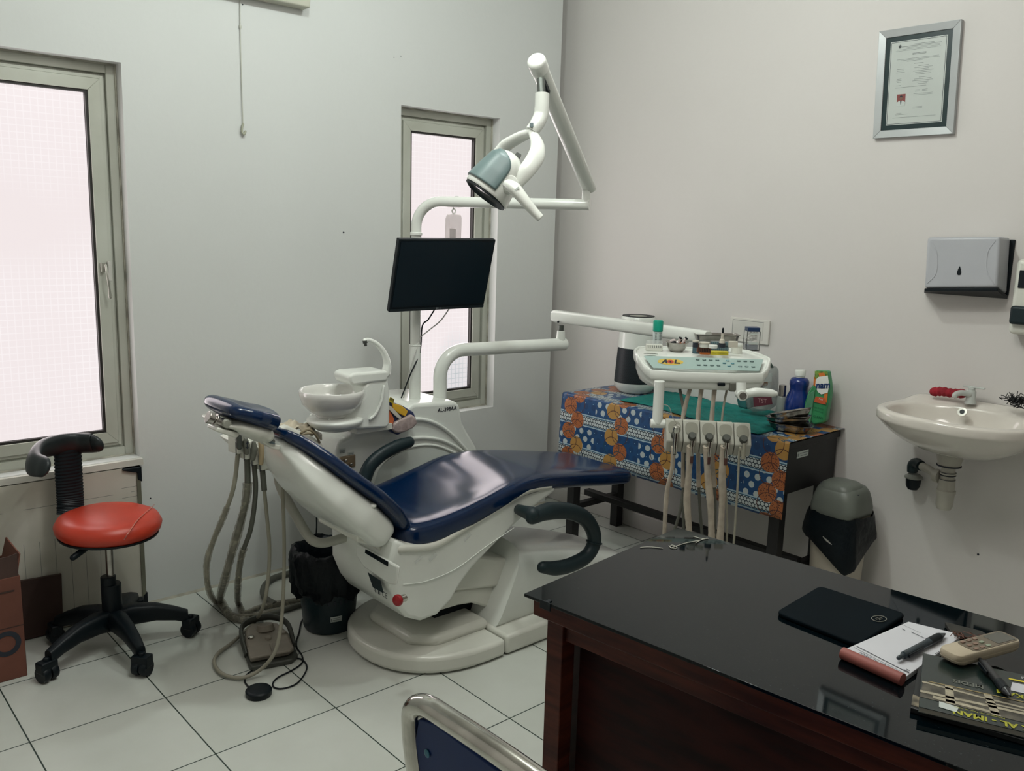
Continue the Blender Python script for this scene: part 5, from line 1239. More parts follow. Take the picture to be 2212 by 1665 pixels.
lbl([(1758, 812), (1764, 820), (1762, 835), (1757, 832)], ORANGE, 'fruit_print'); lbl([(1768, 806), (1780, 805), (1783, 812), (1770, 815)], ORANGE, 'fruit_print', XP-.0035); lbl([(1780, 852), (1789, 838), (1786, 870), (1781, 868)], ORANGE, 'fruit_print')
lbl([(1762, 820), (1768, 814), (1788, 811), (1791, 832), (1788, 848), (1774, 852), (1766, 846), (1761, 832)], WHITE, 'white_swoosh', XP-.0045)
lbl([(1762, 856), (1782, 860), (1784, 874), (1758, 868)], mat('label_red', (.50, .09, .03), .4), 'red_label', XP-.0045)
DBL = mat('label_blue', (.004, .03, .12), .4)
text('nam', .038, A(1777, 832, 0, XP-.007), (0, -1, .18), (0, .18, 1), DBL, t, name='brand_lettering', bold=.0012, shear=.2)
text('Anti', .011, A(1773, 862, 0, XP-.006), (0, -1, -.1), (0, -.1, 1), WHITE, t, name='label_lettering')
for s_, py in (('Fruity Orange', 881), ('+ Anti Noda', 888), ('CLEAN', 901)): text(s_, .009 if py < 895 else .014, A(1767, py, 0, XP-.0035), (0, -1, -.08), (0, -.08, 1), mat('ink_green', (.01, .08, .04), .4), t, name='label_lettering')
# plastic bag with things
c = Vector((-.12, onx(1650, 880, -.12).y, TT))
t = thing('snack_bag', tuple(c), 'clear plastic bag with a maroon printed label standing under the instrument tray', 'bag')
m = MB()
m.prism(pz([(1612, 885), (1607, 862), (1622, 838), (1640, 800), (1660, 790), (1668, 800), (1668, 830), (1664, 878), (1650, 888), (1625, 890)], -.16), (.06, 0, 0)); m.build('bag_film', mat('bag_film_grey', (.30, .36, .34), .2, alpha=.5, coat=.4, var=.3, vs=25, bump=.6, bs=40), t, bevel=.012)
m = MB(); m.prism(pz([(1627, 858), (1665, 854), (1668, 873), (1628, 879)], -.165), (.003, 0, 0)); m.build('maroon_label', mat('maroon', (.10, .016, .028), .4), t)
text('TST', .026, A(1647, 866, 0, -.1655), (0, -1, .10), (0, .10, 1), mat('label_pink', (.42, .26, .25), .5), t, name='label_lettering', bold=.0004)
m = MB(); m.prism(pz([(1590, 862), (1596, 850), (1612, 848), (1622, 856), (1624, 880), (1610, 884), (1594, 880)], -.15), (.03, 0, 0)); m.build('teal_wrapper', mat('teal_wrapper', (.02, .12, .12), .3, coat=.4, var=.3, vs=20), t, bevel=.008)
for px, py, r, mm, nm in ((1652, 828, .014, ORANGE, 'orange_packet'), (1645, 838, .012, mat('dark_red', (.18, .03, .02), .4), 'red_packet'), (1638, 828, .015, mat('metal_lid', (.20, .22, .20), .3, metal=.6), 'jar_lid'), (1625, 832, .012, BLACK, 'dark_cap')):
    m = MB(); m.ball(onx(px, py, -.13), r); m.build(nm, mm, t)
m = MB(); m.prism(pz([(1640, 806), (1667, 806), (1667, 824), (1638, 826)], -.166), (.002, 0, 0)); m.build('printed_panel', mat('print_grey', (.30, .33, .31), .5), t)
m = MB(); m.prism(pz([(1660, 795), (1663, 783), (1669, 794)], -.15), (.01, 0, 0)); m.build('bag_tip', mat('dark_green', (.01, .03, .02), .4), t)
# steel kidney dishes, stacked crookedly
for k, (px, py, h, tilt, r, lab) in enumerate(((1706, 914, .0, .05, .055, 'lowest of three steel kidney dishes stacked on the side table'), (1705, 893, .028, -.10, .055, 'middle one of three steel kidney dishes stacked on the side table'), (1712, 883, .052, -.28, .057, 'tilted topmost of three steel kidney dishes stacked on the side table'))):
    c = Vector((-.26, onx(px, py, -.26).y, TT+h+.002))
    t = thing('kidney_dish', tuple(c), lab, 'dish', 'steel kidney dishes')
    M_ = Matrix.Translation(c) @ Matrix.Rotation(tilt, 4, 'X') @ Matrix.Rotation(2.0+.3*k, 4, 'Z')
    def bean(s_, z):
        out = []
        for i in range(40):
            a = 2*PI*i/40; rr_ = 1-.30*math.exp(-((a-PI/2)/.55)**2)
            out.append(M_ @ Vector((math.cos(a)*.088*s_, math.sin(a)*.052*s_*rr_/.85, z)))
        return out
    m = MB(); m.rings([bean(.62, .001), bean(.80, .004), bean(.93, .020), bean(1.0, .030), bean(1.06, .031), bean(1.06, .033), bean(.98, .032), bean(.90, .019), bean(.76, .006), bean(.5, .003)]); m.build('dish', mat('dark_steel', (.48, .46, .43), .25, metal=1, var=.3, vs=30), t, ang=60)
# wall frame (electrical plate)
t = thing('wall_plate', (0, -1.21, 1.12), 'white rectangular electrical cover plate on the wall above the side table', 'wall plate')
m = MB(); y0, y1, z0, z1 = -1.105, -1.312, 1.062, 1.172
m.box((-.012, y1, z0), (0, y0, z1)); m.build('plate', mat('plate_white', (.66, .65, .60), .4), t, bevel=.003)
m = MB(); m.box((-.0135, y1+.030, z0+.016), (-.011, y0-.018, z1-.014)); m.build('inner_panel', mat('plate_inner', (.60, .60, .555), .4), t, bevel=.001)
m = MB(); a, b_, c_, d_ = y1+.028, y0-.016, z0+.014, z1-.012
for lo, hi in (((-.0130, a, d_), (-.0118, b_, d_+.0016)), ((-.0130, b_, c_), (-.0118, b_+.0016, d_))): m.box(lo, hi)
m.build('panel_gap', INKL, t)

# ------------------------------------------------------------------ swing-lid bin
yc = -1.806; xc = -.165
t = thing('lidded_bin', (xc, yc, 0), 'cream bin with grey swing lid and black bag hanging out, between table and washbasin', 'bin')
def rq(hx, hy, z, r=.05, cx=xc, cy=yc): return [Vector((cx+a, cy+b, z)) for a, b in rrect(hx*2, hy*2, min(r, hx*.9), 6)]
m = MB(); m.rings([rq(.076, .080, .002), rq(.080, .084, .01), rq(.092, .096, .40), rq(.095, .098, .455)]); m.build('bin_body', mat('bin_cream', (.44, .40, .33), .4, var=.05), t, ang=50)
LID = mat('lid_grey', (.13, .145, .125), .4, var=.04)
m = MB(); m.rings([rq(.100, .096, .445), rq(.104, .100, .450), rq(.104, .100, .475), rq(.100, .097, .512, .06), rq(.09, .090, .542, .06), rq(.072, .08, .560, .05), rq(.04, .05, .568, .03)]); lid = m.build('lid', LID, t, ang=60)
m = MB(); m.tube(spline([Vector((xc-.050, yc+.074, .560)), Vector((xc-.02, yc+.04, .573)), Vector((xc+.00, yc, .575)), Vector((xc-.02, yc-.05, .566)), Vector((xc-.045, yc-.086, .543))]), .0055, 8, flat=.6); m.build('flap_gap', INK, lid)
m = MB(); m.rings([rq(.074, .078, .542, .05, xc-.010), rq(.070, .072, .566, .05, xc-.010), rq(.055, .058, .575, .04, xc-.008), rq(.03, .03, .579, .02, xc-.004)]); m.build('swing_flap', LID, lid, ang=60)
m = MB(); random.seed(4); R = []
K = len(rq(.1, .1, 0))
def bagring(z, g, drop): 
    base = rq(.098+g, .102+g, 0)
    out = []
    for i, p in enumerate(base):
        dx, dy = p.x-xc, p.y-yc
        front = max(0, (-dx-dy*.9)/.22)
        out.append(Vector((p.x+.003*math.sin(i*2.1+z*50), p.y+.003*math.cos(i*1.7+z*40), z-drop*(.15+front**1.3)+.006*math.sin(i*1.1))))
    return out
m.rings([bagring(.452, .004, 0), bagring(.435, .010, .02), bagring(.415, .014, .06), bagring(.40, .017, .10), bagring(.385, .018, .14), bagring(.375, .012, .155), bagring(.385, .004, .13)], capa=False, capb=False); m.build('bag', BAG, t, ang=80)
m = MB(); q = A(1787, 1168, 0, -.30); m.tube(spline([q+Vector((0, .02, .012)), q, q+Vector((0, -.02, -.010))]), [.002, .006, .002], 8, flat=.5); m.build('bag_hole', mat('bag_hole_grey', (.25, .25, .22), .5), t)

# ------------------------------------------------------------------ paper towel dispenser
t = thing('towel_dispenser', (-.05, -2.13, 1.36), 'pale grey paper towel dispenser with a keyhole on the right wall', 'dispenser')
F = [A(2004, 513, 0, -.105), A(2160, 511, 0, -.105), A(2154, 620, 0, -.105), A(1998, 622, 0, -.105)]
B = [Vector((-.008, -1.972, 1.558)), Vector((-.008, -2.258, 1.562)), Vector((-.008, -2.270, 1.362)), Vector((-.008, -1.978, 1.362))]
DG = mat('dispenser_grey', (.43, .445, .47), .35, var=.02)
m = MB(); m.add(F+B, [(0, 1, 2, 3), (7, 6, 5, 4), (0, 4, 5, 1), (1, 5, 6, 2), (2, 6, 7, 3), (3, 7, 4, 0)]); cov = m.build('cover', DG, t, bevel=.009, seg=4)
m = MB(); m.box((-.008, -2.274, 1.354), (0, -1.992, 1.556)); bk = m.build('back_plate', BLACK, t, bevel=.003)
m = MB(); m.prism([F[3]+Vector((.002, .002, -.001)), F[2]+Vector((.002, -.002, -.001)), B[2]+Vector((0, -.004, -.006)), B[3]+Vector((0, .004, -.006))], (0, 0, -.012)); m.build('bottom_tray', BLACK, t, bevel=.002)
kh = A(2072, 585, 0, -.1065)
m = MB(); m.prism([kh+Vector((0, a, b)) for a, b in ((0, .018), (.004, .008), (.0075, -.006), (.006, -.013), (0, -.016), (-.006, -.013), (-.0075, -.006), (-.004, .008))], (.001, 0, 0)); m.build('keyhole', BLACK, cov)
for pts in ([(2011, 520), (2024, 548), (2022, 590), (2003, 612)], [(2150, 520), (2134, 545), (2132, 585), (2147, 614)]):
    m = MB(); m.tube(spline([A(px, py, 0, -.1045) for px, py in pts]), .0022, 8); m.build('moulded_curve', DG, cov)
# soap dispenser, cut by the right edge of the photo
y0 = A(2191, 620, 0, -.06).y
t = thing('soap_dispenser', (-.04, y0-.05, 1.25), 'white soap dispenser with black push bar at the right edge beside the towel dispenser', 'dispenser')
m = MB(); m.box((-.075, y0-.10, 1.225), (0, y0, 1.49)); m.build('housing', WHITE2, t, bevel=.018, seg=5)
m = MB(); a = A(2203, 583, 0, -.077); b_ = A(2203, 622, 0, -.077); m.box((-.079, y0-.085, b_.z), (-.074, a.y, a.z)); m.build('window', BLACKG, t, bevel=.002)
a = A(2187, 660, 0, -.09); b_ = A(2190, 700, 0, -.09); m = MB(); m.box((-.10, y0-.10, b_.z), (-.02, a.y+.004, a.z)); m.build('push_bar', SLATE, t, bevel=.010, seg=4)

# ------------------------------------------------------------------ washbasin
SY = -2.232; SZr = .935
t = thing('washbasin', (-.2, SY, .78), 'cream ceramic washbasin fixed to the right wall with plastic drain trap', 'washbasin')
def se(cx, cy, a, b, z, ex=2.5, n=64, xmax=-.002):
    out = []
    for i in range(n):
        u = 2*PI*i/n; ca, sa = math.cos(u), math.sin(u)
        x = cx+a*math.copysign(abs(ca)**(2/ex), ca); y = cy+b*math.copysign(abs(sa)**(2/ex), sa)
        out.append(Vector((min(x, xmax), y, z)))
    return out
m = MB()
m.rings([se(-.13, SY+.01, .09, .07, .775), se(-.14, SY, .13, .13, .785), se(-.16, SY, .20, .205, .825), se(-.175, SY, .235, .250, .868), se(-.18, SY, .245, .268, .890), se(-.18, SY, .252, .278, .898), se(-.18, SY, .254, .280, .903), se(-.18, SY, .254, .280, SZr-.010), se(-.18, SY, .252, .278, SZr-.004), se(-.18, SY, .244, .270, SZr),
         se(-.185, SY, .225, .252, SZr+.002), se(-.235, SY-.004, .172, .240, SZr), se(-.235, SY-.004, .166, .234, SZr-.006), se(-.235, SY-.004, .160, .226, SZr-.030), se(-.235, SY, .140, .20, .850), se(-.23, SY, .09, .13, .812), se(-.22, SY, .02, .03, .800)])
for i, p in enumerate(m.v):
    if p.x > -.09 and p.z > SZr-.004: p.z += .022*min(1, (p.x+.09)/.06)
m.build('basin', CERAMIC, t, ang=70, sub=1)
m = MB(); q = A(2079, 890, 0, -.115); m.lathe([(.006, 0), (.0165, 0), (.0165, .004), (.006, .004)], q, (-1, 0, .5), 26); m.build('overflow_ring', CHROME, t)
m = MB(); m.lathe([(0, 0), (.009, 0), (.009, .002), (0, .002)], q+Vector((-.002, 0, .001)), (-1, 0, .5), 18); m.build('overflow_hole', BLACKG, t)
# faucet
fq = Vector((-.060, A(2097, 860, 0, -.06).y, SZr+.018))
FW = mat('faucet_pale', (.50, .53, .50), .3)
fa = thing('faucet', tuple(fq), 'small pale plastic tap on the back of the washbasin', 'faucet')
m = MB(); m.lathe([(0, 0), (.021, 0), (.020, .006), (.017, .012), (.0165, .045), (.014, .050), (0, .050)], fq, (0, 0, 1), 24); m.build('tap_body', FW, fa)
m = MB(); m.tube(spline([fq+Vector((-.01, 0, .036)), fq+Vector((-.035, .022, .040)), fq+Vector((-.055, .034, .034)), fq+Vector((-.058, .036, .022))]), [.011, .0105, .010, .009], 14, rnd=False); m.build('tap_spout', FW, fa, bevel=.001)
m = MB(); m.tube([fq+Vector((0, 0, .048)), fq+Vector((0, 0, .060))], .012, 16); m.obox(fq+Vector((0, -.008, .062)), (.014, .075, .006)); m.build('tap_lever', FW, fa, bevel=.002)
# drain
DW = mat('drain_plastic', (.40, .385, .33), .4, var=.05)
dx = -.15; dy = A(2048, 1020, 0, dx).y
def dz(py): return A(2048, py, 0, dx).z
m = MB()
m.lathe([(0, dz(985)), (.048, dz(985)+.01), (.040, dz(1000)), (.040, dz(1004)), (.024, dz(1006)), (.024, dz(1018)), (.0275, dz(1019)), (.0275, dz(1024)), (.024, dz(1025)), (.024, dz(1033)), (.028, dz(1034)), (.030, dz(1058)), (.034, dz(1059)), (.034, dz(1066)), (.031, dz(1068)), (.029, dz(1094)), (.024, dz(1101)), (0, dz(1102))], (dx, dy, 0), (0, 0, 1), 32); tr = m.build('drain_trap', DW, t, ang=45)
m = MB(); m.lathe([(.041, dz(1003)), (.0425, dz(1003)), (.0425, dz(1006)), (.040, dz(1006))], (dx, dy, 0), (0, 0, 1), 30)
for py in (1019, 1025, 1034): m.lathe([(.0270, dz(py)), (.0283, dz(py)), (.0283, dz(py+1.4)), (.0270, dz(py+1.4))], (dx, dy, 0), (0, 0, 1), 30)
m.build('seal_ring', INK, tr)
m = MB(); m.tube([A(2033, 1030, 0, dx), A(2022, 1027, 0, dx+.01)], .026, 18, flat=1); m.tube(spline([A(2026, 1030, 0, dx), A(2010, 1016, 0, -.12), A(1992, 1007, 0, -.09)]), .0155, 16); m.build('outlet_pipe', DW, t)
m = MB(); m.tube(spline([A(1990, 1006, 0, -.088), A(1980, 1000, 0, -.065), A(1972, 1004, 0, -.05), A(1971, 1018, 0, -.045)]), .020, 16); m.build('elbow', SLATE, t)
q = A(1974, 1030, 0, -.045)
m = MB(); m.lathe([(0, .012), (.022, .012), (.034, .002), (.034, -.004), (.028, -.006), (0, -.006)], q, (0, 0, 1), 26); m.build('floor_cup_lid', mat('cup_lid_grey', (.22, .225, .20), .5), t)
m = MB(); m.lathe([(0, -.004), (.029, -.006), (.026, -.036), (.018, -.050), (0, -.052)], q, (0, 0, 1), 26); m.build('floor_cup', BLACK, t)
# red cloth roll and scouring wool on the rim
q0, q1 = A(2018, 846, 0, -.06), A(2078, 850, 0, -.065)
m = MB(); P = spline([q0+Vector((0, 0, 0)), q0.lerp(q1, .3)+Vector((0, 0, .003)), q0.lerp(q1, .65)-Vector((0, 0, .001)), q1], 6); m.tube(P, [.017*(1+.10*math.sin(i*1.9)) for i in range(len(P))], 18, rnd=True)
tag(m.build('red_cloth', mat('red_cloth', (.30, .008, .020), .8, var=.15, vs=40, bump=.4, bs=80)), 'rolled red cloth lying beside the tap on the washbasin', 'cloth')
random.seed(9)
q = A(2196, 868, 0, -.10); m = MB()
for k in range(70):
    a = [random.gauss(0, 1) for _ in range(3)]; p = q+Vector((a[0]*.012, a[1]*.018-.002, a[2]*.010+.004))
    pts = [p+Vector((random.gauss(0, .008), random.gauss(0, .008), random.gauss(0, .008))) for _ in range(4)]
    m.tube(spline(pts, 3), .0012, 4)
tag(m.build('scouring_wool', mat('wool_black', (.008, .010, .010), .4, metal=.3)), 'tangled black scouring pad on the rim of the washbasin at the right edge', 'scouring pad')

# ------------------------------------------------------------------ framed certificate
t = thing('framed_certificate', (-.01, -1.855, 1.94), 'silver framed certificate with black border hung high on the right wall', 'picture frame')
c = Vector((-.011, (-1.705-2.011)/2, (2.3415+1.9365)/2)); X = Vector((0, -1, 0)); Y = Vector((0, .04, 1)).normalized(); N = Vector((-1, 0, 0)); w, h = .308, .405
SIL = mat('silver_frame', (.42, .44, .44), .35, metal=.25, var=.03)
fwid = .0285
m = MB()
def cor(a, b, k=0): return c+X*a+Y*b+N*k
O_ = [(-w/2, -h/2), (w/2, -h/2), (w/2, h/2), (-w/2, h/2)]; I_ = [(-w/2+fwid, -h/2+fwid), (w/2-fwid, -h/2+fwid), (w/2-fwid, h/2-fwid), (-w/2+fwid, h/2-fwid)]
for i in range(4):
    j = (i+1) % 4
    m.add([cor(*O_[i], -.010), cor(*O_[j], -.010), cor(*I_[j], -.010), cor(*I_[i], -.010), cor(*O_[i], .010), cor(*O_[j], .010), cor(*I_[j], .006), cor(*I_[i], .006)], [(0, 3, 2, 1), (4, 5, 6, 7), (0, 1, 5, 4), (1, 2, 6, 5), (2, 3, 7, 6), (3, 0, 4, 7)])
m.build('frame', SIL, t, bevel=.0012, seg=2)
m = MB(); m.obox(c+N*-.001, (w-2*fwid+.002, h-2*fwid+.002, .006), X, Y); m.build('black_mount', mat('mount_black', (.006, .022, .024), .35), t)
m = MB(); m.obox(c+N*.0022, (w-2*fwid-.036, h-2*fwid-.036, .001), X, Y, 0); pw, ph = w-2*fwid-.038, h-2*fwid-.038
sh_ = m.build('certificate_sheet', mat('cert_paper', (.48, .52, .49), .35, var=.02), t)
m = MB()
for a, b, ww, hh in ((0, ph/2-.003, pw-.006, .0014), (0, -ph/2+.003, pw-.006, .0014), (-pw/2+.003, 0, .0014, ph-.006), (pw/2-.003, 0, .0014, ph-.006)): m.obox(cor(a, b, .0029), (ww, hh, .0004), X, Y)
m.build('border_line', INK, sh_)
m = MB(); random.seed(21)
def ln(a, b, ww, hh=.0011): m.obox(cor(a, b, .0029), (ww, hh, .0003), X, Y)
y = ph/2
for k, (ww, off_) in enumerate(((.075, .022), (.150, .012), (.125, .018), (.16, 0), (.17, .0))): ln(off_, y-.017-.0048*k, ww, .0016 if k < 2 else .0009)
for k in range(2): ln(.006, y-.050-.004*k, .052, .0017)
for k, ww in enumerate((.16, .15, .06)): ln(-.0+.01*(k > 0)-.02*(k == 2), y-.068-.0045*k, ww)
ln(.006, y-.088, .036, .0013)
for k in range(6):
    ln(-.062, y-.098-.006*k, random.uniform(.018, .036)) if k in (1, 2, 3) else None
    ln(.025, y-.098-.006*k, random.uniform(.03, .09))
for k in range(5):
    ln(-.066, y-.140-.006*k, random.uniform(.014, .03)) if k != 3 else None
    ln(.025, y-.140-.006*k, random.uniform(.03, .09))
ln(-.02, y-.172, .12)
for k in range(2): ln(.008, y-.186-.005*k, .018); ln(.036, y-.186-.005*k, .02)
for k in range(2): ln(.03, y-.200-.005*k, .072, .0009)
for k in range(2): ln(.012, y-.248-.005*k, .036)
for k in range(2): ln(-.058+.01*k, y-.268-.005*k, .02+.03*k)
ln(.0, y-.284, .165)
m.build('printed_lines', mat('cert_ink', (.17, .19, .18), .6, var=0), sh_)
m = MB(); m.prism([cor(-.070+a, y-.020+b, .0028) for a, b in ((0, .007), (.006, .003), (.004, -.006), (-.004, -.006), (-.006, .003))], N*.0004); m.build('emblem', mat('cert_ink_dark', (.06, .07, .07), .6), sh_)
m = MB(); m.obox(cor(-.053, y-.219, .0030), (.033, .044, .0004), X, Y); ph_ = m.build('portrait_photo', mat('photo_red', (.20, .045, .040), .5), sh_)
m = MB(); 
def poly(mb, pts, k=.0033): mb.prism([cor(-.053+a, y-.219+b, k) for a, b in pts], N*.0002)
poly(m, [(-.0165, -.022), (-.0165, -.008), (-.007, -.002), (.007, -.002), (.0165, -.008), (.0165, -.022)]); m.build('white_coat', WSTICK, ph_)
m = MB(); poly(m, [(a*.0055, .008+b*.0075) for a, b in [(math.cos(2*PI*i/16), math.sin(2*PI*i/16)) for i in range(16)]], .0036); m.build('face', mat('photo_skin', (.16, .09, .06), .6), ph_)
m = MB(); poly(m, [(-.0055, .009), (-.005, .015), (0, .0175), (.005, .015), (.0055, .009), (.003, .012), (-.003, .012)], .0039); poly(m, [(-.003, -.002), (.003, -.002), (.0008, -.016), (-.0008, -.016)], .0039); m.build('hair_and_tie', INK, ph_)
# ------------------------------------------------------------------ office desk
DA = math.radians(6); DU = Vector((math.cos(DA), math.sin(DA), 0)); DV = Vector((math.sin(DA), -math.cos(DA), 0))
DF = Vector((-2.215, -2.130, 0)); DZ = .755; DW_, DLn = .622, 1.28
def DD(a, b, z): return DF+DU*a+DV*b+Vector((0, 0, z))
def dbox(mb, a0, b0, z0, a1, b1, z1, mi=0): mb.obox(DD((a0+a1)/2, (b0+b1)/2, (z0+z1)/2), (a1-a0, b1-b0, z1-z0), DU, DV*-1 if 0 else DV, mi)
def woodfn(c1, c2, sc=(3, 40, 3)):
    def f(b):
        n = V.nt.nodes.new('ShaderNodeTexCoord'); mp = V.nt.nodes.new('ShaderNodeMapping'); mp.inputs['Scale'].default_value = sc
        V.nt.links.new(n.outputs['Object'], mp.inputs[0]); t_ = V.nt.nodes.new('ShaderNodeTexNoise'); t_.inputs['Scale'].default_value = 1.6; t_.inputs['Detail'].default_value = 6
        V.nt.links.new(mp.outputs[0], t_.inputs['Vector'])
        return mixc(vmin(vmax((V(t_.outputs[0])-.36)*3.2, 0), 1), c1, c2)
    return f
WOOD = mat('red_brown_wood', (.1, .03, .02), .45, fn=woodfn((.034, .006, .004), (.090, .020, .010), (4, 4, 30)), spec=.25)
WOODD = mat('dark_red_wood', (.1, .03, .02), .5, fn=woodfn((.012, .003, .003), (.042, .008, .006), (3, 3, 16)), spec=.15)
t = thing('office_desk', tuple(DD(.31, .64, 0)), 'dark reddish wooden desk topped with smoked black glass in the foreground', 'desk')
m = MB(); dbox(m, .012, .012, .705, DW_-.005, DLn-.01, .7475); m.build('desktop', WOOD, t, bevel=.003)
m = MB(); dbox(m, -.004, -.002, .748, DW_+.003, DLn, .755)
def glfn(b):
    n = noise(160, 2); c = mixc(V.op('GREATER_THAN', n, .70), (.0008, .0030, .0042), (.02, .025, .026)); return c
m.build('glass_top', mat('smoked_glass', (.003, .007, .009), .035, fn=glfn, ior=1.30), t, bevel=.001, seg=2)
for a, b in ((.035, .035), (.035, DLn-.07), (DW_-.07, .035), (DW_-.07, DLn-.07)):
    m = MB(); dbox(m, a, b, 0, a+.045, b+.045, .705); m.build('leg', WOOD, t, bevel=.002)
m = MB(); dbox(m, .045, .08, .655, .065, DLn-.07, .705); m.build('top_rail', WOOD, t, bevel=.002)
m = MB(); dbox(m, .10, .08, .03, .115, DLn-.07, .655); m.build('front_panel', WOODD, t, bevel=.001)
m = MB(); dbox(m, .065, .038, .03, DW_-.07, .052, .705); dbox(m, .065, DLn-.052, .03, DW_-.07, DLn-.038, .705); m.build('side_panel', WOODD, t, bevel=.001)
m = MB(); m.prism([DD(-.006, .045, .738), DD(-.006, .075, .738), DD(-.006, .075, .757), DD(-.006, .045, .757)], DU*.003); dbox(m, -.006, .058, .755, .010, .068, .7575); m.build('glass_clip', BLACK, t, bevel=.001)
m = MB(); dbox(m, .105, .10, .50, .107, .15, .62); m.build('panel_groove', INK, t)
# reflection-free small threads near the far corner
m = MB()
for pts in ([(1383, 1182), (1400, 1181), (1418, 1182), (1432, 1184)], [(1445, 1178), (1450, 1183), (1460, 1184), (1462, 1181), (1452, 1177), (1447, 1180)], [(1450, 1183), (1480, 1173), (1510, 1167), (1528, 1162)], [(1497, 1158), (1515, 1163), (1530, 1163)], [(1503, 1172), (1518, 1164)]):
    m.tube(spline([A(px, py, 2, DZ+.0018) for px, py in pts]), .0011, 6)
tag(m.build('thread', mat('thread_white', (.42, .42, .36), .6)), 'loose white threads caught along the far corner of the desk glass', 'thread')
# black folder / mouse pad
def onD(px, py, h): return A(px, py, 2, DZ+h)
a, b, c, d = onD(1675, 1330, 0), onD(1770, 1273, 0), onD(1957, 1334, 0), onD(1853, 1402, 0)
def rounded(P, r=.02, n=4):
    out = []; K = len(P)
    for i in range(K):
        p, q, s_ = P[i-1], P[i], P[(i+1) % K]; u = (p-q).normalized(); v = (s_-q).normalized()
        for k in range(n+1):
            w = k/n; out.append((q+u*r)*(1-w)**2+q*2*w*(1-w)+(q+v*r)*w**2)
    return out
t = thing('black_tablet_sleeve', tuple((a+b+c+d)/4), 'thin black rounded sleeve with a small oval emblem lying on the desk', 'sleeve')
m = MB(); m.prism([p+Vector((0, 0, .001)) for p in rounded([a, b, c, d], .018)], (0, 0, .009)); m.build('sleeve', mat('sleeve_black', (.0010, .0045, .007), .7, var=.1, spec=.08), t, bevel=.003)
m = MB(); e0 = onD(1899, 1336, .0115); ex = (onD(1915, 1330, .0115)-e0).normalized(); ey = Vector((-ex.y, ex.x, 0))
R0 = circle(e0, ex, ey, .0175, 36, .0125); EM = mat('emblem_grey', (.20, .20, .17), .5)
m.tube(R0, .0008, 6, closed=True); m.build('emblem_ring', EM, t)
m = MB()
for a, b_, w in ((0, .004, .014), (0, 0, .020), (0, -.004, .012)): m.obox(e0+ex*a+ey*b_, (w, .0016, .0008), ex, ey)
m.build('emblem_print', mat('emblem_dim', (.09, .09, .08), .5), t)
# note pad
nTL, nTR, nBR, nBL = onD(1962, 1343, .010), onD(2080, 1372, .010), onD(1950, 1467, .010), onD(1826, 1402, .010)
t = thing('note_pad', tuple((nTL+nTR+nBR+nBL)/4), 'white prescription pad with a rolled-back pink cover on the desk', 'note pad')
m = MB(); m.prism([Vector((p.x, p.y, DZ+.0008)) for p in (nTL, nTR, nBR, nBL)], (0, 0, .010)); m.build('sheets', PAPER, t, bevel=.0006, seg=1)
ny = (nTL-nBL).normalized(); nx = (nBR-nBL).normalized()
m = MB(); q0, q1 = onD(1820, 1410, .012), onD(1950, 1468, .012); m.tube([q0, q1], .0115, 20, cap=True); m.build('rolled_cover', mat('pad_pink', (.28, .085, .07), .6, var=.08), t)
NM = (nTL+nTR+nBR+nBL)/4; pz_ = DZ+.0120
def PT(u, v): 
    p = nBL+(nBR-nBL)*u+(nTL-nBL)*v; return Vector((p.x, p.y, pz_))
m = MB()
def pl_(u0, v0, u1, v1, w=.0004): m.tube([PT(u0, v0), PT(u1, v1)], w, 4)
pl_(.05, .125, .97, .125, .0006); pl_(.05, .085, .97, .085, .0003)
m.tube([PT(.04, .88), PT(.35, .88)], .0002, 4)
for u0, u1, v in ((.84, .96, .70), (.85, .96, .67), (.85, .94, .64), (.86, .95, .14), (.88, .93, .165), (.10, .16, .80), (.25, .48, .82)): pl_(u0, v, u1, v, .0005)
m.build('ruled_print', INK, t)
text('KLINIK AL IMAN', .0105, PT(.5, .052), (-nx), (-ny), INK, t, name='pad_lettering')
# pen on the pad
def pen(p0, p1, name, lab, mm, clip=True, grp=None):
    t = thing(name, tuple((p0+p1)/2), lab, 'pen', grp)
    d = (p1-p0).normalized(); L = (p1-p0).length; s_ = d.cross(Vector((0, 0, 1))).normalized()
    m = MB(); m.tube([p0, p0+d*L*.10, p0+d*L*.11, p0+d*L*.62, p0+d*L*.64, p0+d*L*.88, p1], [.0040, .0045, .0072, .0074, .0082, .0076, .002], 16, rnd=True); m.build('barrel', mm, t, ang=50)
    m = MB(); m.tube([p0+d*L*.64, p0+d*L*.86], .0084, 16); m.build('grip', BLACK, t)
    if clip: m = MB(); m.obox(p0+d*L*.27+s_*.0090+Vector((0, 0, .001)), (L*.30, .0035, .007), d, s_); m.build('clip', BLACK, t, bevel=.0015)
    return t
pen(A(1941, 1421, 2, DZ+.020), A(2041, 1369, 2, DZ+.018), 'pen', 'black and clear ballpoint pen lying across the white note pad', mat('pen_smoke', (.03, .045, .055), .25, var=.2, vs=50))
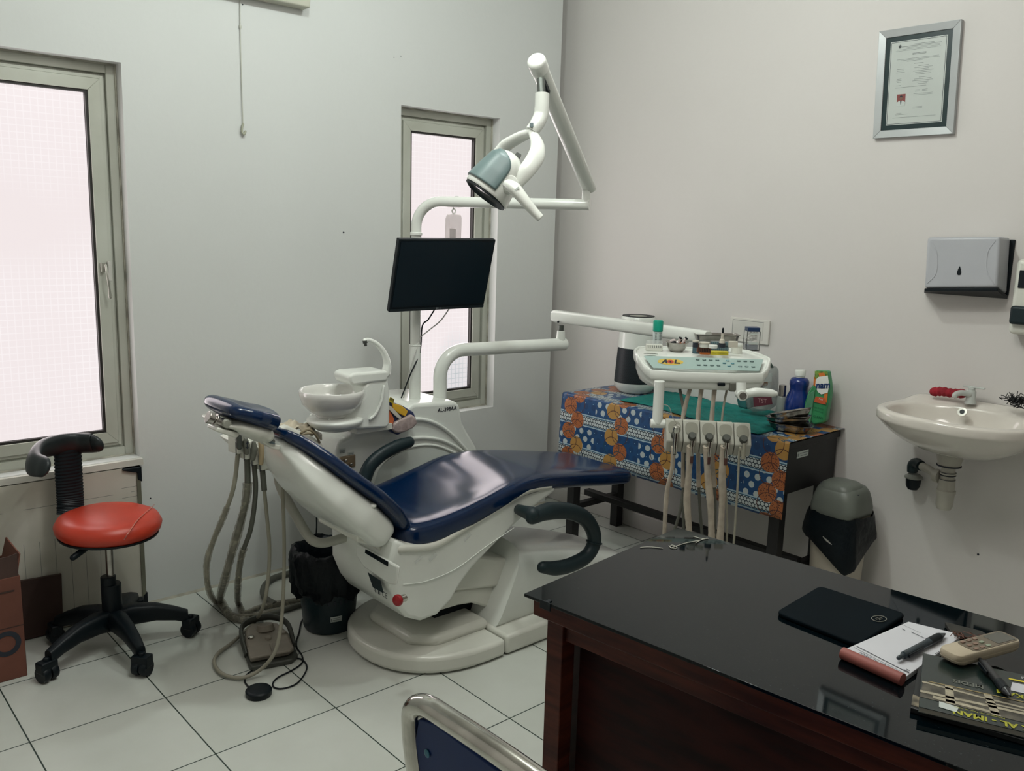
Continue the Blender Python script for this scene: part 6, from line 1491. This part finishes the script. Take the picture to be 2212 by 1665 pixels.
# books
k0 = onD(1985, 1525, .022); e1 = (onD(2212, 1580, .022)-k0).normalized(); e2 = (onD(2020, 1420, .022)-k0).normalized()
e2 = (e2-e1*e2.dot(e1)).normalized(); bz = DZ
def BK(a, b, z): return Vector((k0.x, k0.y, bz))+Vector((e1.x, e1.y, 0))*a+Vector((e2.x, e2.y, 0))*b+Vector((0, 0, z))
BG = mat('book_dark_green', (.006, .016, .014), .3, var=.1, coat=.3); PG = mat('book_pages', (.30, .29, .25), .7)
BWD, BDP = .30, .215
t = thing('lower_book', tuple(BK(.14, .1, 0)), 'dark booklet under the green record book at the right edge of the desk', 'book')
m = MB(); m.prism([BK(a, b, .001) for a, b in ((-.012, .012), (BWD, -.018), (BWD+.01, BDP-.01), (-.004, BDP+.012))], (0, 0, .009)); m.build('cover', mat('book_black', (.010, .012, .013), .4), t, bevel=.001)
m = MB(); m.prism([BK(a, b, .0102) for a, b in ((-.0115, .02), (.02, .016), (.02, .05), (-.0105, .06))], (0, 0, .0006)); m.build('cover_photo', mat('photo_beige', (.22, .19, .13), .4, var=.4, vs=60), t)
t = thing('record_book', tuple(BK(.14, .1, .012)), 'green clinic record book with a building photo and yellow upside-down lettering', 'book')
m = MB(); m.prism([BK(a, b, .012) for a, b in ((.001, .001), (BWD-.001, .001), (BWD-.001, BDP-.001), (.001, BDP-.001))], (0, 0, .008)); m.build('pages', PG, t)
m = MB(); m.prism([BK(a, b, .0200) for a, b in ((0, 0), (BWD, 0), (BWD, BDP), (0, BDP))], (0, 0, .0015)); m.prism([BK(a, b, .0108) for a, b in ((0, 0), (BWD, 0), (BWD, BDP), (0, BDP))], (0, 0, .0012)); bkc = m.build('cover', BG, t, bevel=.0005, seg=1)
def flat(pts, z, mm, name, par, th=.0003): m = MB(); m.prism([BK(a, b, z) for a, b in pts], (0, 0, th)); return m.build(name, mm, par, smooth=False)
photo = flat([(.0, .035), (.19, .030), (BWD, .028), (BWD, .108), (.19, .102), (.004, .098)], .0217, mat('photo_dark', (.11, .10, .075), .35, var=.4, vs=35), 'cover_photo', bkc)
BM = mat('building_beige', (.42, .38, .28), .4, var=.2, vs=50)
for pts in ([(.002, .090), (.10, .082), (.17, .080), (.17, .086), (.10, .088), (.002, .096)], [(.0, .060), (.10, .064), (.17, .066), (.17, .058), (.10, .056), (.0, .052)], [(.10, .074), (.18, .074), (.18, .070), (.10, .068)], [(.04, .034), (.055, .034), (.050, .100), (.038, .100)], [(.108, .032), (.122, .032), (.110, .102), (.098, .102)], [(.02, .040), (.12, .036), (.12, .044), (.02, .050)]):
    flat(pts, .0221, BM, 'building_print', photo)
flat([(.03, .014), (.056, .010), (.060, .030), (.030, .034)], .0221, WSTICK, 'crest_print', bkc)
flat([(.012, .098), (BWD, .108), (BWD, .111), (.012, .101)], .0222, mat('gold_line', (.28, .22, .10), .4), 'gold_line', bkc)
YT = mat('yellow_lettering', (.36, .36, .03), .5, var=0)
text('KLINIK AL - IMAN', .021, BK(.050, .012, .0219), -e1, -e2, YT, bkc, name='title_lettering', align='RIGHT', bold=.0008)
text('Pelayanan An Nur Al Islam', .007, BK(.052, .0275, .0221), -e1, -e2, YT, bkc, name='address_lettering', align='RIGHT')
text('MEDIS', .018, BK(.050, .126, .0219), -e1, -e2, mat('pale_lettering', (.13, .14, .12), .5, var=0), bkc, name='title_lettering', align='RIGHT', bold=.0004)
text('REKAM', .020, BK(.118, .124, .0219), -e1, -e2, YT, bkc, name='title_lettering', align='RIGHT', bold=.0006)
wl_ = flat([(.14, .138), (BWD, .140), (BWD, .178), (.145, .172)], .0219, PAPER, 'name_label', bkc)
m = MB(); random.seed(8)
for r_ in range(3):
    x = .165
    for k in range(7):
        P = [BK(x+random.uniform(0, .008), .145+r_*.009+random.uniform(-.003, .003), .0226) for _ in range(4)]; m.tube(spline(P, 3), .0005, 4); x += .0105
m.build('handwriting', INK, wl_)
flat([(.14, .181), (BWD, .186), (BWD, .192), (.14, .187)], .0219, YELLOW, 'yellow_stripe', bkc)
text('SERI', .012, BK(.16, .200, .0219), -e1, -e2, PAPER, bkc, name='title_lettering', align='RIGHT')
# pen on the book
pen(A(2118, 1425, 2, DZ+.032), A(2182, 1502, 2, DZ+.030), 'pen', 'black pen with a printed band lying on the green record book under the remote', mat('pen_black_band', (.02, .022, .024), .3, var=.1))
# AC remote
r0 = A(2042, 1412, 2, DZ+.046); r1 = A(2192, 1372, 2, DZ+.046)
rx = (r1-r0).normalized(); ry = Vector((-rx.y, rx.x, 0)); RL, RW = .182, .047
rc = (A(2028, 1405, 2, DZ+.046)+rx*(RL/2)) ; rc = (A(2118, 1393, 2, DZ+.042))
t = thing('remote_control', tuple(rc), 'cream air conditioner remote control lying on the books at the right', 'remote control')
def RM(a, b, z): return rc+rx*a+ry*b+Vector((0, 0, z))
w_b = .0255
m = MB()
def rpoly(k, z): return [RM(a*k, b*k, z) for a, b in rrect(RL*.98, RW, .014, 5)]
m.rings([rpoly(.90, -.017), rpoly(.97, -.014), rpoly(1.0, -.009), rpoly(1.0, -.008), rpoly(.995, -.0075), rpoly(1.0, -.007), rpoly(1.0, -.001), rpoly(.975, .003), rpoly(.93, .0042)]); m.build('case', mat('remote_cream', (.44, .38, .28), .4, var=.03), t, ang=40)
m = MB(); m.prism([RM(a+.020, b, .0042) for a, b in rrect(RL*.70, RW*.86, .010, 5)], (0, 0, .0008)); fp = m.build('keypad', mat('remote_brown', (.15, .125, .09), .4), t)
m = MB(); m.prism([RM(a+.052, b, .0050) for a, b in rrect(.05, RW*.70, .003, 3)], (0, 0, .0006)); m.build('display', mat('remote_lcd', (.10, .10, .085), .25), fp)
for i in range(3):
    for j in range(3):
        m = MB(); m.prism([RM(-.032+i*.017+a, -.014+j*.014+b, .0050) for a, b in rrect(.010, .0065, .002, 3)], (0, 0, .0018)); m.build('remote_button', mat('remote_btn_green', (.28, .33, .24), .5) if (i, j) in ((2, 0), (2, 1)) else mat('remote_btn', (.24, .16, .12), .5), fp, smooth=False)
# folded brown net and cards behind the remote
m = MB(); m.prism([onD(px, py, .001) for px, py in ((2040, 1352), (2120, 1372), (2150, 1392), (2060, 1385))], (0, 0, .010)); tag(m.build('paper_pack', mat('pack_dark_brown', (.018, .017, .013), .5, var=.3, vs=60), bevel=.002), 'flat dark brown packet behind the note pad and the remote control', 'packet')
random.seed(12); m = MB(); 
for k in range(16):
    q = onD(2085+random.uniform(-18, 34), 1374+random.uniform(-4, 6), .014); m.tube(spline([q, q+Vector((random.uniform(-.012, .012), random.uniform(-.012, .012), .006)), q+Vector((random.uniform(-.02, .02), random.uniform(-.02, .02), .001))], 3), .0008, 4)
tag(m.build('rubber_bands', mat('rust_strand', (.10, .035, .02), .6)), 'rust brown tangle of strands peeking out behind the remote control', 'strands')

# ------------------------------------------------------------------ visitor chair (only the top of its back is in the photo)
XC = -2.755
t = thing('visitor_chair', (XC+.2, -2.70, 0), 'chair with blue back panel in a chrome tube frame at the bottom edge', 'chair')
yl = -2.462; yr = yl-.47
def bk(y, z): return Vector((XC-.06*(z-.45)/.4+.055, y, z+.006))
loop = [bk(yl+.000, .36), bk(yl, .55), bk(yl+.004, .72), bk(yl, .795), bk(yl-.012, .832), bk(yl-.045, .853), bk(yl-.10, .858), bk((yl+yr)/2, .862), bk(yr+.10, .858), bk(yr+.045, .853), bk(yr+.012, .832), bk(yr, .795), bk(yr-.004, .72), bk(yr, .55), bk(yr, .36)]
m = MB(); m.tube(spline(loop, 8), .0165, 22, up=(1, 0, 0)); m.build('back_frame', CHROME, t, ang=60)
inn = [bk(yl-.016, .50), bk(yl-.012, .78), bk(yl-.030, .825), bk(yl-.07, .838), bk(yr+.07, .838), bk(yr+.030, .825), bk(yr+.012, .78), bk(yr+.016, .50)]
ins = spline(inn, 5)
m = MB(); m.prism([p+Vector((-.006, 0, 0)) for p in inn], (.014, 0, 0)); m.build('back_panel', mat('chair_blue', (.001, .018, .095), .5, var=.06, spec=.25), t, bevel=.003)
m = MB()
for z in (.775, .62): m.lathe([(0, 0), (.0055, 0), (.0065, .002), (.0035, .003), (0, .002)], bk(yl-.045, z)+Vector((-.0065, 0, 0)), (-1, 0, 0), 16)
m.build('screw', mat('screw_teal', (.03, .13, .19), .3, metal=.5), t)
m = MB(); m.box((XC+.05, yr+.01, .43), (XC+.42, yl-.01, .47)); m.build('seat', MATS['chair_blue'], t, bevel=.015)
for y in (yl, yr):
    m = MB(); m.tube(spline([bk(y, .37), Vector((XC+.03, y, .2)), Vector((XC-.02, y, .02))]), .012, 14); m.build('leg', CHROME, t)
    m = MB(); m.tube(spline([bk(y, .44), Vector((XC+.2, y, .425)), Vector((XC+.40, y, .42)), Vector((XC+.44, y, .38)), Vector((XC+.44, y, .02))]), .012, 14); m.build('leg', CHROME, t)
for o in bpy.data.objects:
    if '_w' in o: del o['_w']
